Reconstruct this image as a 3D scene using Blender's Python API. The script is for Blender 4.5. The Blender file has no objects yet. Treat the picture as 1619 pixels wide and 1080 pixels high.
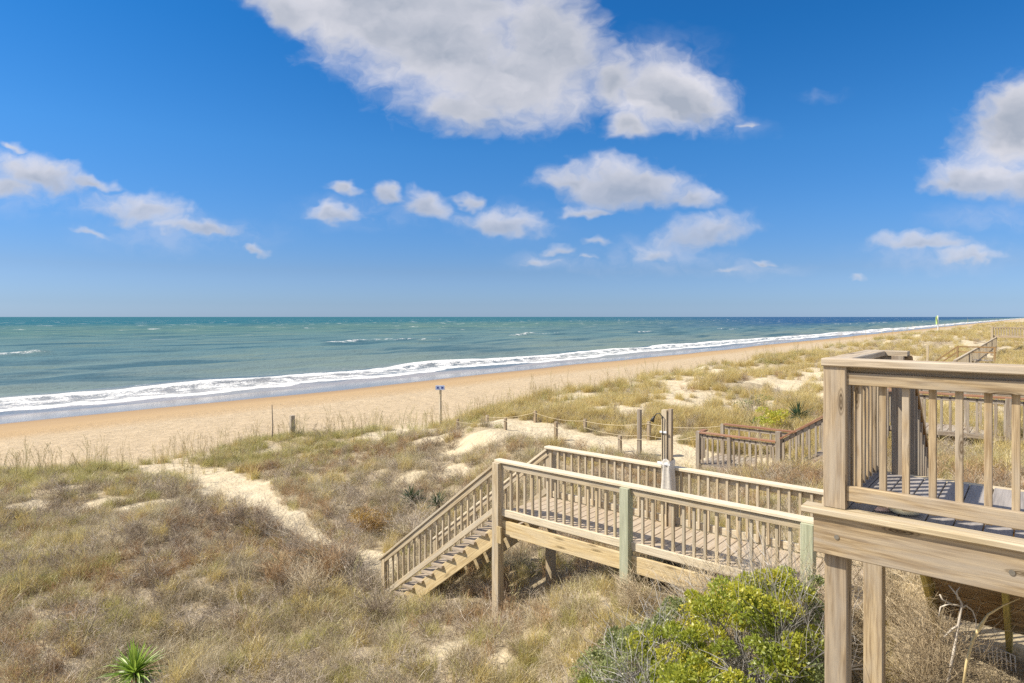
import bpy, bmesh, math, random
import numpy as np
from mathutils import Vector
random.seed(7)
rng = np.random.default_rng(7)
scene = bpy.context.scene
COL = scene.collection
CAMZ = 8.0
U = np.array([-0.768, 0.640]); V = np.array([0.640, 0.768])   # towards the sea / along the beach

def W(s, t, z=0.0):
    return Vector((U[0]*s + V[0]*t, U[1]*s + V[1]*t, z))
def ST(X, Y):
    return X*U[0] + Y*U[1], X*V[0] + Y*V[1]
def sm(a, b, x):
    q = np.clip((x - a)/(b - a), 0, 1); return q*q*(3 - 2*q)

# ------------------------------------------------------------------ noise
_T = np.random.default_rng(3).random((256, 256))
def vnoise(x, y):
    xi = np.floor(x).astype(int); yi = np.floor(y).astype(int)
    fx = x - xi; fy = y - yi
    fx = fx*fx*fx*(fx*(fx*6 - 15) + 10); fy = fy*fy*fy*(fy*(fy*6 - 15) + 10)
    a = _T[xi % 256, yi % 256]; b = _T[(xi+1) % 256, yi % 256]
    c = _T[xi % 256, (yi+1) % 256]; d = _T[(xi+1) % 256, (yi+1) % 256]
    return (a*(1-fx) + b*fx)*(1-fy) + (c*(1-fx) + d*fx)*fy
def fbm(x, y, o=4):
    v = 0; a = .5; n = 0
    for k in range(o):
        v = v + a*vnoise(x*2**k + 17.3*k, y*2**k + 9.1*k); n += a; a *= .5
    return v/n

# ------------------------------------------------------------------ terrain
CT = []
def cp(px, py, Y, dz=0.0):
    X = (px - 809.5)/1000*Y
    s, t = ST(X, Y); CT.append((s, t, CAMZ - (py - 501)/1000*Y + dz))
def cx(X, Y, h):
    s, t = ST(X, Y); CT.append((s, t, h))
for a in [(0,757,19),(220,742,20),(330,732,21.5),(400,795,16.3),(460,698,25),(580,694,25.6),(690,686,26.6),(860,642,31.6),(1000,612,38),(1100,589,45.6),
          (1300,553,72),(1400,537,101),(1500,524.5,172),(0,1080,8.3),(400,1080,8.2),(800,1080,7.9),(0,910,11.8),(300,910,11.6),
          (500,965,10.7),(607,954,12.25),(600,868,14.5),(540,853,14.9),(790,970,10.35),(988,938,8.58),(690,728,21),(560,740,20),(250,800,15.4)]:
    cp(*a)
for a in [(3.43,7.3,4.5),(2.4,7.9,4.35),(2.5,5.5,4.05),(2.2,4.3,4.1),(4,6.2,4.6),(4.7,6.0,4.75),(5.3,6.0,4.75),(5,7.3,4.55),(8.5,12,5.35),(10,10,5.4),(7,13,4.7),(7,15,4.3),(5.3,17.8,3.6),(6.2,17,3.6),(7.8,15.8,4.0),
          (9.2,14.6,5.1),(12,13,5.5),(3.35,19.6,3.94),(1.475,21.2,3.87),(-.24,22.6,4.0),(4.54,21,3.88),(2.61,22.6,3.95),(.88,24,4.05),
          (-2.8,17.6,3.0),(2.9,20.4,3.75),(2.5,15,3.35),(8.9,26,4.1),(14,36,4.35),(11.5,26,4.0),(20,36,4.55),(45,60,4.1),(60,75,4.2),(31.7,44,4.0),(27,38,4.1),(72,88,4.6),
          (20,24,4.7),(30,40,4.7),(0,0,3.6),(-6,4,3.2),(-12,8,3.2),(6,2,4.2),(1,12,3.2),(-1,13.5,2.9),(100,120,4.8)]:
    cx(*a)
CT = np.array(CT)
def crest_s(t):
    return np.interp(t, [-40, 5, 8, 12, 14, 18.4, 25, 60], [25, 24.4, 22.6, 22.5, 22.6, 19.8, 19.2, 19.0])
def beach_z(s):
    return np.where(s < 64, 2.1*(64 - s)/36, -.055*(s - 64)).clip(-3, 2.4)
def H(s, t, micro=True):
    s = np.asarray(s, float); t = np.asarray(t, float)
    sh = s.shape; s = s.ravel(); t = t.ravel()
    num = np.zeros_like(s); den = np.full_like(s, 1e-9)
    tt = np.where(t > 22, 22 + (t - 22)*.35, t); ct = np.where(CT[:,1] > 22, 22 + (CT[:,1] - 22)*.35, CT[:,1])
    for (a, _, c), b in zip(CT, ct):
        d2 = (s - a)**2 + (tt - b)**2
        w = 1/(d2 + .8)**2
        num += w*c; den += w
    D = num/den
    n = (fbm(s/5.5 + 3, t/5.5 + 8, 3) - .5)*.75 + (fbm(s/1.6, t/1.6, 3) - .5)*.26
    nearcam = sm(2, 7, np.hypot(s, t))
    built = 1 - sm(.3, 1.5, np.maximum(np.abs(s - 4.5) - 5, np.abs(t - 8.2) - 2))
    D = D + n*nearcam*(1 - .75*built)*(1 + sm(25, 60, t)*.9*sm(6, 11, s))
    sc = crest_s(t) + (fbm(t/4.0, t*0 + 5, 2) - .5)*2.2
    k = sm(0.0, 5.0, s - sc)
    B = beach_z(s) + (fbm(s/2.5 + 40, t/2.5, 3) - .5)*.16*sm(56, 40, s) + (fbm(s/9, t/16, 2) - .5)*.12*sm(64, 50, s)
    return (D*(1 - k) + B*k).reshape(sh)
def h1(X, Y):
    s, t = ST(X, Y); return float(H(np.array([s]), np.array([t]))[0])
def hit(px, py):
    """where the sight line through this direction first meets the terrain"""
    dx = (px - 809.5)/1000; dz = -(py - 501)/1000
    Y = np.arange(5.0, 260, .05)
    s, t = ST(dx*Y, Y)
    d = CAMZ + dz*Y - H(s, t)
    i = int(np.argmax(d < 0)) if (d < 0).any() else len(Y) - 1
    return float(dx*Y[i]), float(Y[i])

# ------------------------------------------------------------------ node helpers
class NT:
    def __init__(self, tree):
        self.t = tree; self.n = tree.nodes; self.l = tree.links; self.n.clear()
    def add(self, typ, ins=None, **kw):
        nd = self.n.new(typ)
        for k, v in kw.items(): setattr(nd, k, v)
        if ins:
            for k, v in ins.items(): self.set(nd, k, v)
        return nd
    def set(self, nd, k, v):
        sock = nd.inputs[k]
        if isinstance(v, bpy.types.NodeSocket): self.l.new(v, sock)
        else: sock.default_value = v
    def math(self, op, a, b=None, c=None, clamp=False):
        nd = self.add('ShaderNodeMath', operation=op, use_clamp=clamp)
        self.set(nd, 0, a)
        if b is not None: self.set(nd, 1, b)
        if c is not None: self.set(nd, 2, c)
        return nd.outputs[0]
    def vmath(self, op, a, b=None, out=0):
        nd = self.add('ShaderNodeVectorMath', operation=op); self.set(nd, 0, a)
        if b is not None: self.set(nd, 1, b)
        return nd.outputs[out]
    def noise(self, vec, scale, detail=3, rough=.5, dist=0.0, dims='3D'):
        nd = self.add('ShaderNodeTexNoise', {'Scale': scale, 'Detail': detail, 'Roughness': rough, 'Distortion': dist}, noise_dimensions=dims)
        self.set(nd, 'Vector', vec); return nd.outputs['Fac']
    def smooth(self, x, a, b, lo=0.0, hi=1.0):
        nd = self.add('ShaderNodeMapRange', {'From Min': a, 'From Max': b, 'To Min': lo, 'To Max': hi}, interpolation_type='SMOOTHSTEP')
        self.set(nd, 'Value', x); return nd.outputs[0]
    def lin(self, x, a, b, lo=0.0, hi=1.0):
        nd = self.add('ShaderNodeMapRange', {'From Min': a, 'From Max': b, 'To Min': lo, 'To Max': hi}); nd.clamp = True
        self.set(nd, 'Value', x); return nd.outputs[0]
    def mix(self, f, a, b, blend='MIX'):
        nd = self.add('ShaderNodeMix', data_type='RGBA', blend_type=blend)
        self.set(nd, 0, f); self.set(nd, 6, c4(a)); self.set(nd, 7, c4(b)); return nd.outputs[2]
    def scalev(self, vec, x, y, z):
        return self.vmath('MULTIPLY', vec, (x, y, z))
    def comb(self, x, y, z=0.0):
        nd = self.add('ShaderNodeCombineXYZ'); self.set(nd, 0, x); self.set(nd, 1, y); self.set(nd, 2, z); return nd.outputs[0]
def c4(c):
    if isinstance(c, bpy.types.NodeSocket): return c
    return (c[0], c[1], c[2], 1.0)
def newmat(name):
    m = bpy.data.materials.new(name); m.use_nodes = True
    N = NT(m.node_tree); out = N.add('ShaderNodeOutputMaterial'); return m, N, out

def wood(name, light, dark, grey, greyamt=.5, rough=.75, knots=True, fine=1.0, bump=.35):
    m, N, out = newmat(name)
    uv = N.add('ShaderNodeUVMap').outputs[0]
    oi = N.add('ShaderNodeObjectInfo').outputs['Random']
    r = N.math('MULTIPLY', oi, 61.0)
    p = N.vmath('ADD', uv, N.comb(r, r, r))
    g = N.noise(N.scalev(p, 2.4, 60*fine, 1), 1.0, 5, .62, .6)
    b = N.noise(N.scalev(p, .9, 10*fine, 1), 1.0, 3, .55, .8)
    crack = N.noise(N.scalev(p, 1.3, 130*fine, 1), 1.0, 2, .5, .3)
    spots = N.noise(N.scalev(p, 9, 22, 1), 1.0, 4, .6)
    c = N.mix(N.smooth(g, .33, .68), dark, light)
    c = N.mix(N.math('MULTIPLY', N.smooth(b, .38, .68), greyamt), c, grey)
    c = N.mix(N.math('MULTIPLY', N.smooth(crack, .66, .74), .55), c, tuple(x*.45 for x in dark))
    c = N.mix(N.math('MULTIPLY', N.smooth(spots, .55, .76), .42), c, tuple(x*.7 for x in grey))
    if knots:
        vo = N.add('ShaderNodeTexVoronoi', {'Scale': 1.0, 'Randomness': 1.0}, feature='F1', voronoi_dimensions='2D')
        N.set(vo, 'Vector', N.scalev(p, 1.7, 8.0, 1))
        sel = N.add('ShaderNodeSeparateColor'); N.set(sel, 0, vo.outputs['Color'])
        gate = N.smooth(sel.outputs[0], .66, .70)
        kd = N.math('ADD', vo.outputs['Distance'], N.math('MULTIPLY', N.math('SUBTRACT', b, .5), .16))
        kn = N.math('MULTIPLY', N.math('MULTIPLY', N.smooth(kd, .20, .12), N.math('ADD', N.smooth(kd, .06, .13, .45, .0), N.math('MULTIPLY', N.math('ADD', N.math('SINE', N.math('MULTIPLY', kd, 95.0)), 1.6), .38))), gate)
        c = N.mix(N.math('MULTIPLY', kn, .72), c, tuple(x*.42 for x in dark))
    hv = N.add('ShaderNodeHueSaturation', {'Saturation': 1.0, 'Fac': 1.0})
    N.set(hv, 'Value', N.lin(oi, 0, 1, .86, 1.12)); N.set(hv, 'Color', c)
    bs = N.add('ShaderNodeBsdfPrincipled', {'Roughness': rough, 'Specular IOR Level': .25})
    N.set(bs, 'Base Color', hv.outputs[0])
    bp = N.add('ShaderNodeBump', {'Strength': bump, 'Distance': .004}); N.set(bp, 'Height', N.math('SUBTRACT', g, N.math('MULTIPLY', crack, .6)))
    N.set(bs, 'Normal', bp.outputs[0])
    N.l.new(bs.outputs[0], out.inputs[0]); return m
def plain(name, col, rough=.6, metal=0.0, var=.15, scale=12):
    m, N, out = newmat(name)
    g = N.add('ShaderNodeTexCoord').outputs['Object']
    n = N.noise(g, scale, 4, .6)
    c = N.mix(N.smooth(n, .3, .7), tuple(x*(1 - var) for x in col), tuple(min(1, x*(1 + var)) for x in col))
    bs = N.add('ShaderNodeBsdfPrincipled', {'Roughness': rough, 'Metallic': metal}); N.set(bs, 'Base Color', c)
    N.l.new(bs.outputs[0], out.inputs[0]); return m
def leafmat(name, stops, trans=.35, patch=None, gloss=.12):
    """stops: colours picked by the blade's own tint and its tuft's random value"""
    m, N, out = newmat(name)
    tint = N.add('ShaderNodeAttribute', attribute_name='tint').outputs['Fac']
    oi = N.add('ShaderNodeObjectInfo').outputs['Random']
    geo = N.add('ShaderNodeNewGeometry').outputs['Position']
    big = N.noise(geo, .32, 3, .55)
    f = N.math('ADD', N.math('MULTIPLY', tint, .5), N.math('ADD', N.math('MULTIPLY', oi, .28), N.math('MULTIPLY', N.smooth(big, .3, .7), .30)))
    rp = N.add('ShaderNodeValToRGB'); N.set(rp, 0, f)
    el = rp.color_ramp.elements
    while len(el) < len(stops): el.new(.5)
    for i, (e, c) in enumerate(zip(el, stops)):
        e.position = .12 + .8*i/(len(stops) - 1); e.color = c4(c)
    col = rp.outputs[0]
    d = N.add('ShaderNodeBsdfDiffuse'); N.set(d, 0, col)
    tr = N.add('ShaderNodeBsdfTranslucent'); N.set(tr, 0, col)
    mx = N.add('ShaderNodeMixShader', {0: trans}); N.l.new(d.outputs[0], mx.inputs[1]); N.l.new(tr.outputs[0], mx.inputs[2])
    last = mx
    if gloss:
        gl = N.add('ShaderNodeBsdfGlossy', {'Roughness': .45, 'Color': (.8, .8, .75, 1)})
        m2 = N.add('ShaderNodeMixShader', {0: gloss*.4}); N.l.new(mx.outputs[0], m2.inputs[1]); N.l.new(gl.outputs[0], m2.inputs[2]); last = m2
    N.l.new(last.outputs[0], out.inputs[0]); return m

# ------------------------------------------------------------------ mesh helpers
def tag(o, label, cat=None, group=None, kind=None):
    o['label'] = label
    if cat: o['category'] = cat
    if group: o['group'] = group
    if kind: o['kind'] = kind
    return o
def root(name, loc, label, cat, group=None):
    o = bpy.data.objects.new(name, None); COL.objects.link(o); o.location = loc; o.empty_display_size = .2
    return tag(o, label, cat, group)
class MB:
    def __init__(self): self.v = []; self.f = []; self.uv = []
    def beam(self, p0, p1, w, h, up=(0, 0, 1), ch=.004):
        p0 = Vector(p0); p1 = Vector(p1); ax = (p1 - p0); L = ax.length; ax.normalize()
        up = Vector(up); sd = ax.cross(up)
        if sd.length < 1e-4: sd = ax.cross(Vector((V[0], V[1], 0)))
        sd.normalize(); un = sd.cross(ax); a, b = w/2, h/2; ch = min(ch, a*.4, b*.4)
        prof = [(-a+ch, -b), (a-ch, -b), (a, -b+ch), (a, b-ch), (a-ch, b), (-a+ch, b), (-a, b-ch), (-a, -b+ch)]
        per = [0]
        for i in range(8):
            q, r = prof[i], prof[(i+1) % 8]; per.append(per[-1] + math.hypot(r[0]-q[0], r[1]-q[1]))
        o = len(self.v); ou, ov = random.uniform(0, 50), random.uniform(0, 50)
        for P in (p0, p1):
            for q in prof: self.v.append(P + sd*q[0] + un*q[1])
        for i in range(8):
            j = (i+1) % 8
            self.f.append((o+i, o+j, o+8+j, o+8+i))
            self.uv.append([(ou, ov+per[i]), (ou, ov+per[i+1]), (ou+L, ov+per[i+1]), (ou+L, ov+per[i])])
        self.f.append(tuple(o+7-i for i in range(8))); self.uv.append([(ou + prof[7-i][0]*.3, ov+prof[7-i][1]) for i in range(8)])
        self.f.append(tuple(o+8+i for i in range(8))); self.uv.append([(ou + prof[i][0]*.3, ov+prof[i][1]) for i in range(8)])
        return self
    def tube(self, pts, rad, n=8, close=True):
        pts = [Vector(p) for p in pts]; o = len(self.v); m = len(pts)
        rad = rad if isinstance(rad, (list, tuple)) else [rad]*m
        ref = None
        for i, p in enumerate(pts):
            d = (pts[min(i+1, m-1)] - pts[max(i-1, 0)]).normalized()
            if ref is None: ref = d.orthogonal().normalized()
            ref = (ref - d*ref.dot(d)).normalized(); bi = d.cross(ref)
            for k in range(n):
                a = 2*math.pi*k/n; self.v.append(p + (ref*math.cos(a) + bi*math.sin(a))*rad[i])
        for i in range(m - 1):
            for k in range(n):
                k2 = (k+1) % n
                self.f.append((o+i*n+k, o+i*n+k2, o+(i+1)*n+k2, o+(i+1)*n+k))
                self.uv.append([(i*.1, k/n), (i*.1, (k+1)/n), (i*.1+.1, (k+1)/n), (i*.1+.1, k/n)])
        if close:
            self.f.append(tuple(o+n-1-k for k in range(n))); self.uv.append([(0, 0)]*n)
            self.f.append(tuple(o+(m-1)*n+k for k in range(n))); self.uv.append([(0, 0)]*n)
        return self
    def lathe(self, c, prof, n=24):
        c = Vector(c); o = len(self.v)
        for r, z in prof:
            for k in range(n):
                a = 2*math.pi*k/n; self.v.append(c + Vector((r*math.cos(a), r*math.sin(a), z)))
        for i in range(len(prof)-1):
            for k in range(n):
                k2 = (k+1) % n
                self.f.append((o+i*n+k, o+i*n+k2, o+(i+1)*n+k2, o+(i+1)*n+k)); self.uv.append([(k/n, i*.1), ((k+1)/n, i*.1), ((k+1)/n, i*.1+.1), (k/n, i*.1+.1)])
        return self
    def build(self, name, mat, parent=None, smooth=False, label=None):
        base = Vector(parent.location) if parent else Vector((0, 0, 0))
        me = bpy.data.meshes.new(name); me.from_pydata([v - base for v in self.v], [], self.f)
        ul = me.uv_layers.new(name='UVMap'); flat = [c for f in self.uv for p in f for c in p]
        ul.data.foreach_set('uv', flat)
        if smooth: me.polygons.foreach_set('use_smooth', [True]*len(me.polygons))
        me.materials.append(mat); me.update()
        o = bpy.data.objects.new(name, me); COL.objects.link(o)
        if parent: o.parent = parent
        if label: o['label'] = label
        return o
def B(p0, p1, w, h, name, mat, parent, up=(0, 0, 1), ch=.004, label=None):
    return MB().beam(p0, p1, w, h, up, ch).build(name, mat, parent, label=label)
UPV = (V[0], V[1], 0)
def post(s, t, z0, z1, w, name, mat, parent, label=None, ch=.006):
    return B(W(s, t, z0), W(s, t, z1), w, w, name, mat, parent, up=UPV, ch=ch, label=label)
def copies(src, spots, parent):
    """src stands at spots[0]; the rest are copies of it that share its mesh"""
    p0 = Vector(spots[0])
    for p in spots[1:]:
        p = Vector(p) + Vector((random.uniform(-.006, .006), random.uniform(-.004, .004), 0))
        c = src.copy(); COL.objects.link(c); c.parent = parent; c.location = Vector(src.location) + (Vector(p) - p0)
def balusters(spots, z0f, z1f, parent, mat, w=.038):
    if len(spots) == 0: return
    s, t = spots[0]
    b = post(s, t, z0f, z1f, w, 'baluster', mat, parent, ch=.003)
    copies(b, [W(a, c) for a, c in spots], parent)

# ------------------------------------------------------------------ materials
M = {}
M['deck_wood'] = wood('deck_wood', (.52, .405, .25), (.24, .165, .09), (.40, .345, .275), .85, fine=.7, bump=.5)
M['riser_wood'] = wood('brown_riser_wood', (.56, .37, .17), (.34, .21, .09), (.44, .31, .18), .5, knots=False)
M['deck_cap'] = wood('deck_cap_wood', (.62, .52, .35), (.38, .30, .18), (.50, .44, .35), .7, fine=.7, bump=.5)
M['post_wood'] = wood('grey_post_wood', (.46, .36, .235), (.20, .14, .085), (.40, .345, .275), .8, fine=.7, bump=.5)
M['walk_wood'] = wood('walk_wood', (.61, .505, .345), (.35, .27, .165), (.47, .42, .34), .8, knots=False)
M['walk_cap'] = wood('walk_cap_wood', (.74, .65, .49), (.50, .42, .29), (.62, .56, .46), .7, knots=False)
M['beam_wood'] = wood('beam_wood', (.66, .53, .31), (.42, .31, .16), (.54, .46, .32), .6)
M['rail_cap'] = wood('weathered_cap_wood', (.56, .46, .33), (.30, .23, .15), (.46, .41, .34), .8, fine=.7, bump=.5)
M['green_wood'] = wood('green_treated_wood', (.46, .48, .345), (.30, .315, .215), (.47, .48, .38), .5)
M['floor_wood'] = wood('floor_wood', (.46, .37, .27), (.30, .24, .17), (.44, .38, .31), .7, knots=False)
M['deck_floor'] = wood('deck_floor_paint', (.36, .33, .31), (.25, .23, .22), (.42, .39, .37), .6, knots=False)
M['old_wood'] = wood('old_grey_wood', (.36, .30, .23), (.22, .17, .13), (.40, .36, .30), .8, knots=False)
M['red_wood'] = wood('reddish_cap_wood', (.36, .19, .11), (.22, .10, .06), (.34, .24, .17), .4, knots=False)
M['dark_wood'] = wood('dark_brown_wood', (.36, .23, .10), (.22, .13, .06), (.30, .22, .13), .5, knots=False)
M['stringer'] = wood('olive_stringer_wood', (.62, .50, .15), (.42, .33, .09), (.50, .41, .18), .4, knots=False)
M['steel'] = plain('dull_steel', (.35, .34, .32), .4, .9)
M['darkmetal'] = plain('dark_metal', (.06, .06, .06), .5, .6)
M['white'] = plain('white_plastic', (.72, .74, .76), .5)
M['cloth'] = plain('grey_cloth', (.58, .55, .50), .9, var=.12, scale=30)
M['signblue'] = plain('sign_blue', (.03, .06, .30), .5)
M['signwhite'] = plain('sign_face', (.50, .60, .85), .5)
M['rope'] = plain('rope_fibre', (.55, .47, .32), .9)
M['flag'] = plain('flag_cloth', (.62, .85, .30), .8)
M['bowl'] = plain('bowl_glaze', (.72, .72, .60), .35)
M['shell'] = plain('shell_pink', (.75, .55, .48), .5)
M['wire'] = plain('wire_grey', (.72, .70, .66), .5, .2)

# ------------------------------------------------------------------ ground
def grid_axis(segs):
    out = []
    for a, b, st in segs: out.append(np.arange(a, b, st))
    out.append(np.array([segs[-1][1]])); return np.concatenate(out)
def geo(a, b, st, k=1.05):
    out = []; x = a
    while x < b: out.append(x); x += st; st *= k
    out.append(b); return np.array(out)
sa = np.concatenate([np.arange(-60, -12, 1.5), np.arange(-12, 0, .3), np.arange(0, 30, .14), np.arange(30, 76, .35), np.arange(76, 110, 4)])
ta = np.concatenate([-geo(6, 260, .25, 1.06)[::-1], np.arange(-5.8, 30, .14), geo(30, 9000, .15, 1.012)])
SS, TT = np.meshgrid(sa, ta, indexing='ij')

# bare sand: the two beach paths and blown-out patches
def P(px, py):
    return ST(*hit(px, py))
path1 = [P(*q) for q in [(612, 905), (560, 872), (490, 842), (430, 806), (380, 778), (320, 752), (262, 740)]]
path1w = [.34, .30, .30, .52, .85, .95, .8]
pathst = []
for (a, b) in [(6.0, 18.05), (8.5, 18.05), (11, 18.0), (13.5, 18.0), (16.5, 18.1), (21, 18.3)]: pathst.append((a + 0.6, b + .1))
patches = [(P(px, py), r) for px, py, r in [(420,716,.5),(600,690,.55),(670,700,.5),(705,722,.45),(725,745,.4),(650,755,.3),(760,690,.8),(640,675,.5),(735,700,.4),(170,795,.4),(235,800,.55),(40,800,.3),
        (700,1030,.24),(790,1045,.22),(560,1035,.14),(1000,655,.9),(1040,640,.8),(960,650,1.0),(930,630,1.0),(1075,612,1.3),(1110,600,1.5),(1160,592,1.6),(1190,588,1.6),(1040,605,1.5),(1215,640,.5),(1265,600,1.2),(1330,560,2.2),(1290,585,1.3),(1000,625,.8),(1090,640,.8),
        (880,640,.9),(820,650,.6),(590,860,.35),(110,770,.25),(480,735,.25)]]
def seg_d(s, t, pts, ws=None):
    best = np.full_like(s, 1e9)
    for i in range(len(pts)-1):
        a = np.array(pts[i]); b = np.array(pts[i+1]); ab = b - a
        q = np.clip(((s-a[0])*ab[0] + (t-a[1])*ab[1])/(ab@ab), 0, 1)
        w = 1.0 if ws is None else (ws[i]*(1-q) + ws[i+1]*q)
        best = np.minimum(best, np.hypot(s - a[0] - q*ab[0], t - a[1] - q*ab[1])/w)
    return best
def veg(s, t):
    """1 = overgrown, 0 = bare sand"""
    s = np.asarray(s, float); t = np.asarray(t, float)
    wob = (fbm(s/1.1 + 5, t/1.1, 3) - .5)
    sc = crest_s(t) + (fbm(t/4.0, t*0 + 5, 2) - .5)*2.2
    v = sm(.25, .40, fbm(s/1.9 + 11, t/2.6 + 4, 4) + .14 + .16*sm(17, 12, t)*sm(23, 18, s))
    v = np.maximum(v, sm(9.5, 8.0, np.abs(s + 1)*.8)*sm(9.6, 8.8, t)*sm(3.2, 4.0, t))
    right = sm(20, 30, t)*sm(24, 8, np.abs(s - 14) + 6*0)
    v = v*(1 - right) + right*sm(.43, .58, fbm(s/1.5 + 31, t/4.0 + 14, 4) + .05)
    v = np.minimum(v, sm(.75, 1.15, seg_d(s, t, path1, path1w) + wob*.8))
    v = np.minimum(v, sm(.8, 1.25, seg_d(s, t, pathst)/.95 + wob*.7))
    for (a, b), r in patches:
        v = np.minimum(v, sm(.55, 1.35, np.hypot((s-a), (t-b)*.62)/r + wob*1.6))
    edge = s - sc + (fbm(s/2 + 70, t/2, 3) - .5)*3.5
    v = v*sm(2.6, .8, edge)
    return v
HH = H(SS, TT); VG = veg(SS, TT)
n0, n1 = SS.shape
verts = np.stack([U[0]*SS + V[0]*TT, U[1]*SS + V[1]*TT, HH], -1).reshape(-1, 3)
idx = np.arange(n0*n1).reshape(n0, n1)
quads = np.stack([idx[:-1, :-1], idx[1:, :-1], idx[1:, 1:], idx[:-1, 1:]], -1).reshape(-1, 4)
def np_mesh(name, verts, faces, k, mat, smooth=True):
    me = bpy.data.meshes.new(name); me.vertices.add(len(verts)); me.vertices.foreach_set('co', np.ascontiguousarray(verts, np.float32).ravel())
    nf = len(faces); me.loops.add(nf*k); me.loops.foreach_set('vertex_index', np.ascontiguousarray(faces, np.int32).ravel())
    me.polygons.add(nf); me.polygons.foreach_set('loop_start', np.arange(0, nf*k, k, dtype=np.int32)); me.polygons.foreach_set('loop_total', np.full(nf, k, np.int32))
    me.update(calc_edges=True)
    if smooth: me.polygons.foreach_set('use_smooth', np.ones(nf, bool))
    me.materials.append(mat); return me
def fattr(me, name, arr):
    a = me.attributes.new(name, 'FLOAT', 'POINT'); a.data.foreach_set('value', np.ascontiguousarray(arr, np.float32).ravel())

m, N, out = newmat('sand')
pos = N.add('ShaderNodeNewGeometry').outputs['Position']
S = N.vmath('DOT_PRODUCT', pos, (U[0], U[1], 0), 'Value'); T = N.vmath('DOT_PRODUCT', pos, (V[0], V[1], 0), 'Value')
stv = N.comb(S, T, 0.0)
vg = N.add('ShaderNodeAttribute', attribute_name='veg').outputs['Fac']
n1_ = N.noise(stv, 1.4, 5, .6); n2_ = N.noise(N.scalev(stv, .12, .02, 1), 1.0, 3, .5); n3_ = N.noise(stv, 9, 4, .65); n4_ = N.noise(stv, 38, 3, .6)
edge = N.math('ADD', S, N.math('MULTIPLY', N.math('SUBTRACT', n2_, .5), 9.0))
dune = N.mix(N.smooth(n1_, .3, .7), (.50, .42, .285), (.595, .515, .37))
dry = N.mix(N.smooth(n1_, .3, .7), (.405, .32, .21), (.50, .40, .27))
c = N.mix(N.smooth(S, 21, 28), dune, dry)
c = N.mix(N.smooth(edge, 42, 49), c, (.41, .29, .16))
c = N.mix(N.smooth(edge, 49, 55), c, (.33, .225, .125))
wet = N.smooth(edge, 54.4, 56.4)
c = N.mix(wet, c, (.24, .19, .145))
debris = N.math('MULTIPLY', N.smooth(N.noise(N.scalev(stv, 3.0, 1.1, 1), 1.0, 5, .7), .63, .70), N.math('MULTIPLY', N.smooth(S, 44, 36), N.smooth(S, 22, 27)))
c = N.mix(N.math('MULTIPLY', debris, .55), c, (.17, .12, .08))
litter = N.mix(N.smooth(n3_, .3, .7), (.20, .155, .10), (.44, .365, .24))
c = N.mix(N.math('MULTIPLY', N.smooth(vg, .15, .8), N.smooth(n3_, .30, .55)), c, litter)
c = N.mix(N.math('MULTIPLY', N.smooth(n4_, .55, .75), .22), c, (.25, .19, .12))
bs = N.add('ShaderNodeBsdfPrincipled'); N.set(bs, 'Base Color', c)
N.set(bs, 'Roughness', N.math('SUBTRACT', .92, N.math('MULTIPLY', wet, .80))); N.set(bs, 'Specular IOR Level', N.math('ADD', .15, N.math('MULTIPLY', wet, .75)))
foot = N.math('ADD', N.math('MULTIPLY', N.noise(N.scalev(stv, 2.6, 2.0, 1), 1.0, 3, .6), 1.0), N.math('MULTIPLY', n3_, .35))
bp = N.add('ShaderNodeBump', {'Distance': .20}); N.set(bp, 'Height', foot); N.set(bp, 'Strength', N.math('MULTIPLY', N.smooth(S, 52, 46), .75))
N.set(bs, 'Normal', bp.outputs[0]); N.l.new(bs.outputs[0], out.inputs[0]); M['sand'] = m
me = np_mesh('ground', verts, quads, 4, M['sand']); fattr(me, 'veg', VG)
g = bpy.data.objects.new('ground', me); COL.objects.link(g)
tag(g, 'sandy dunes and wide orange beach sloping down to the water', 'sand', kind='structure')

# ------------------------------------------------------------------ sea
ss = np.concatenate([np.arange(58, 100, .3), geo(100, 60000, .45, 1.022)])
tt_ = np.concatenate([-geo(40, 60000, 2.0, 1.05)[::-1], np.arange(-38, 120, 1.0), geo(120, 60000, 1.2, 1.02)])
S2, T2 = np.meshgrid(ss, tt_, indexing='ij')
def bore_s(t):   # the line of the breaking wave
    return 74.5 + (fbm(t/26 + 2, t*0 + 1.5, 3) - .5)*9
bs_ = bore_s(T2)
amp = .35 + .55*fbm(T2/18 + 9, T2*0 + 3, 2)
dd = S2 - bs_
Z = np.where(dd < 0, np.exp(-(dd/1.6)**2), np.exp(-(dd/4.5)**2))*amp*.75
for k, (lam, a) in enumerate([(21, .20), (13, .10), (7.5, .06), (33, .16)]):
    ph = S2/lam*2*np.pi + (fbm(T2/60 + k*7, S2/50 + 3*k, 3) - .5)*16
    Z += a*np.sin(ph)*sm(68, 84, S2)*sm(3000, 400, S2)*(.35 + 1.2*vnoise(S2/30 + 5*k, T2/45 + 3))
outer = 158 + (fbm(T2/70 + 4, T2*0 + 7, 3) - .5)*44
gate = sm(.45, .62, vnoise(T2/34 + 6.4, T2*0 + 2.2))
dd2 = S2 - outer
Z += np.where(dd2 < 0, np.exp(-(dd2/1.5)**2), np.exp(-(dd2/6)**2))*.75*(.3 + .7*gate)
Z += (fbm(S2/2.2, T2/3.5, 3) - .5)*.22*sm(66, 74, S2)*sm(260, 120, S2)
Z += .025*sm(75, 60, S2)
foamv = np.maximum(sm(2.6, -.2, dd)*sm(-9.5, -3, dd)*.58, 0)
foamv = np.maximum(foamv, sm(2.2, .4, np.abs(dd - .2))*.9)
foamv = np.maximum(foamv, sm(2.4, .5, np.abs(dd + 5.2 + (fbm(T2/9, T2*0 + 4, 3) - .5)*4))*.85)
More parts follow.
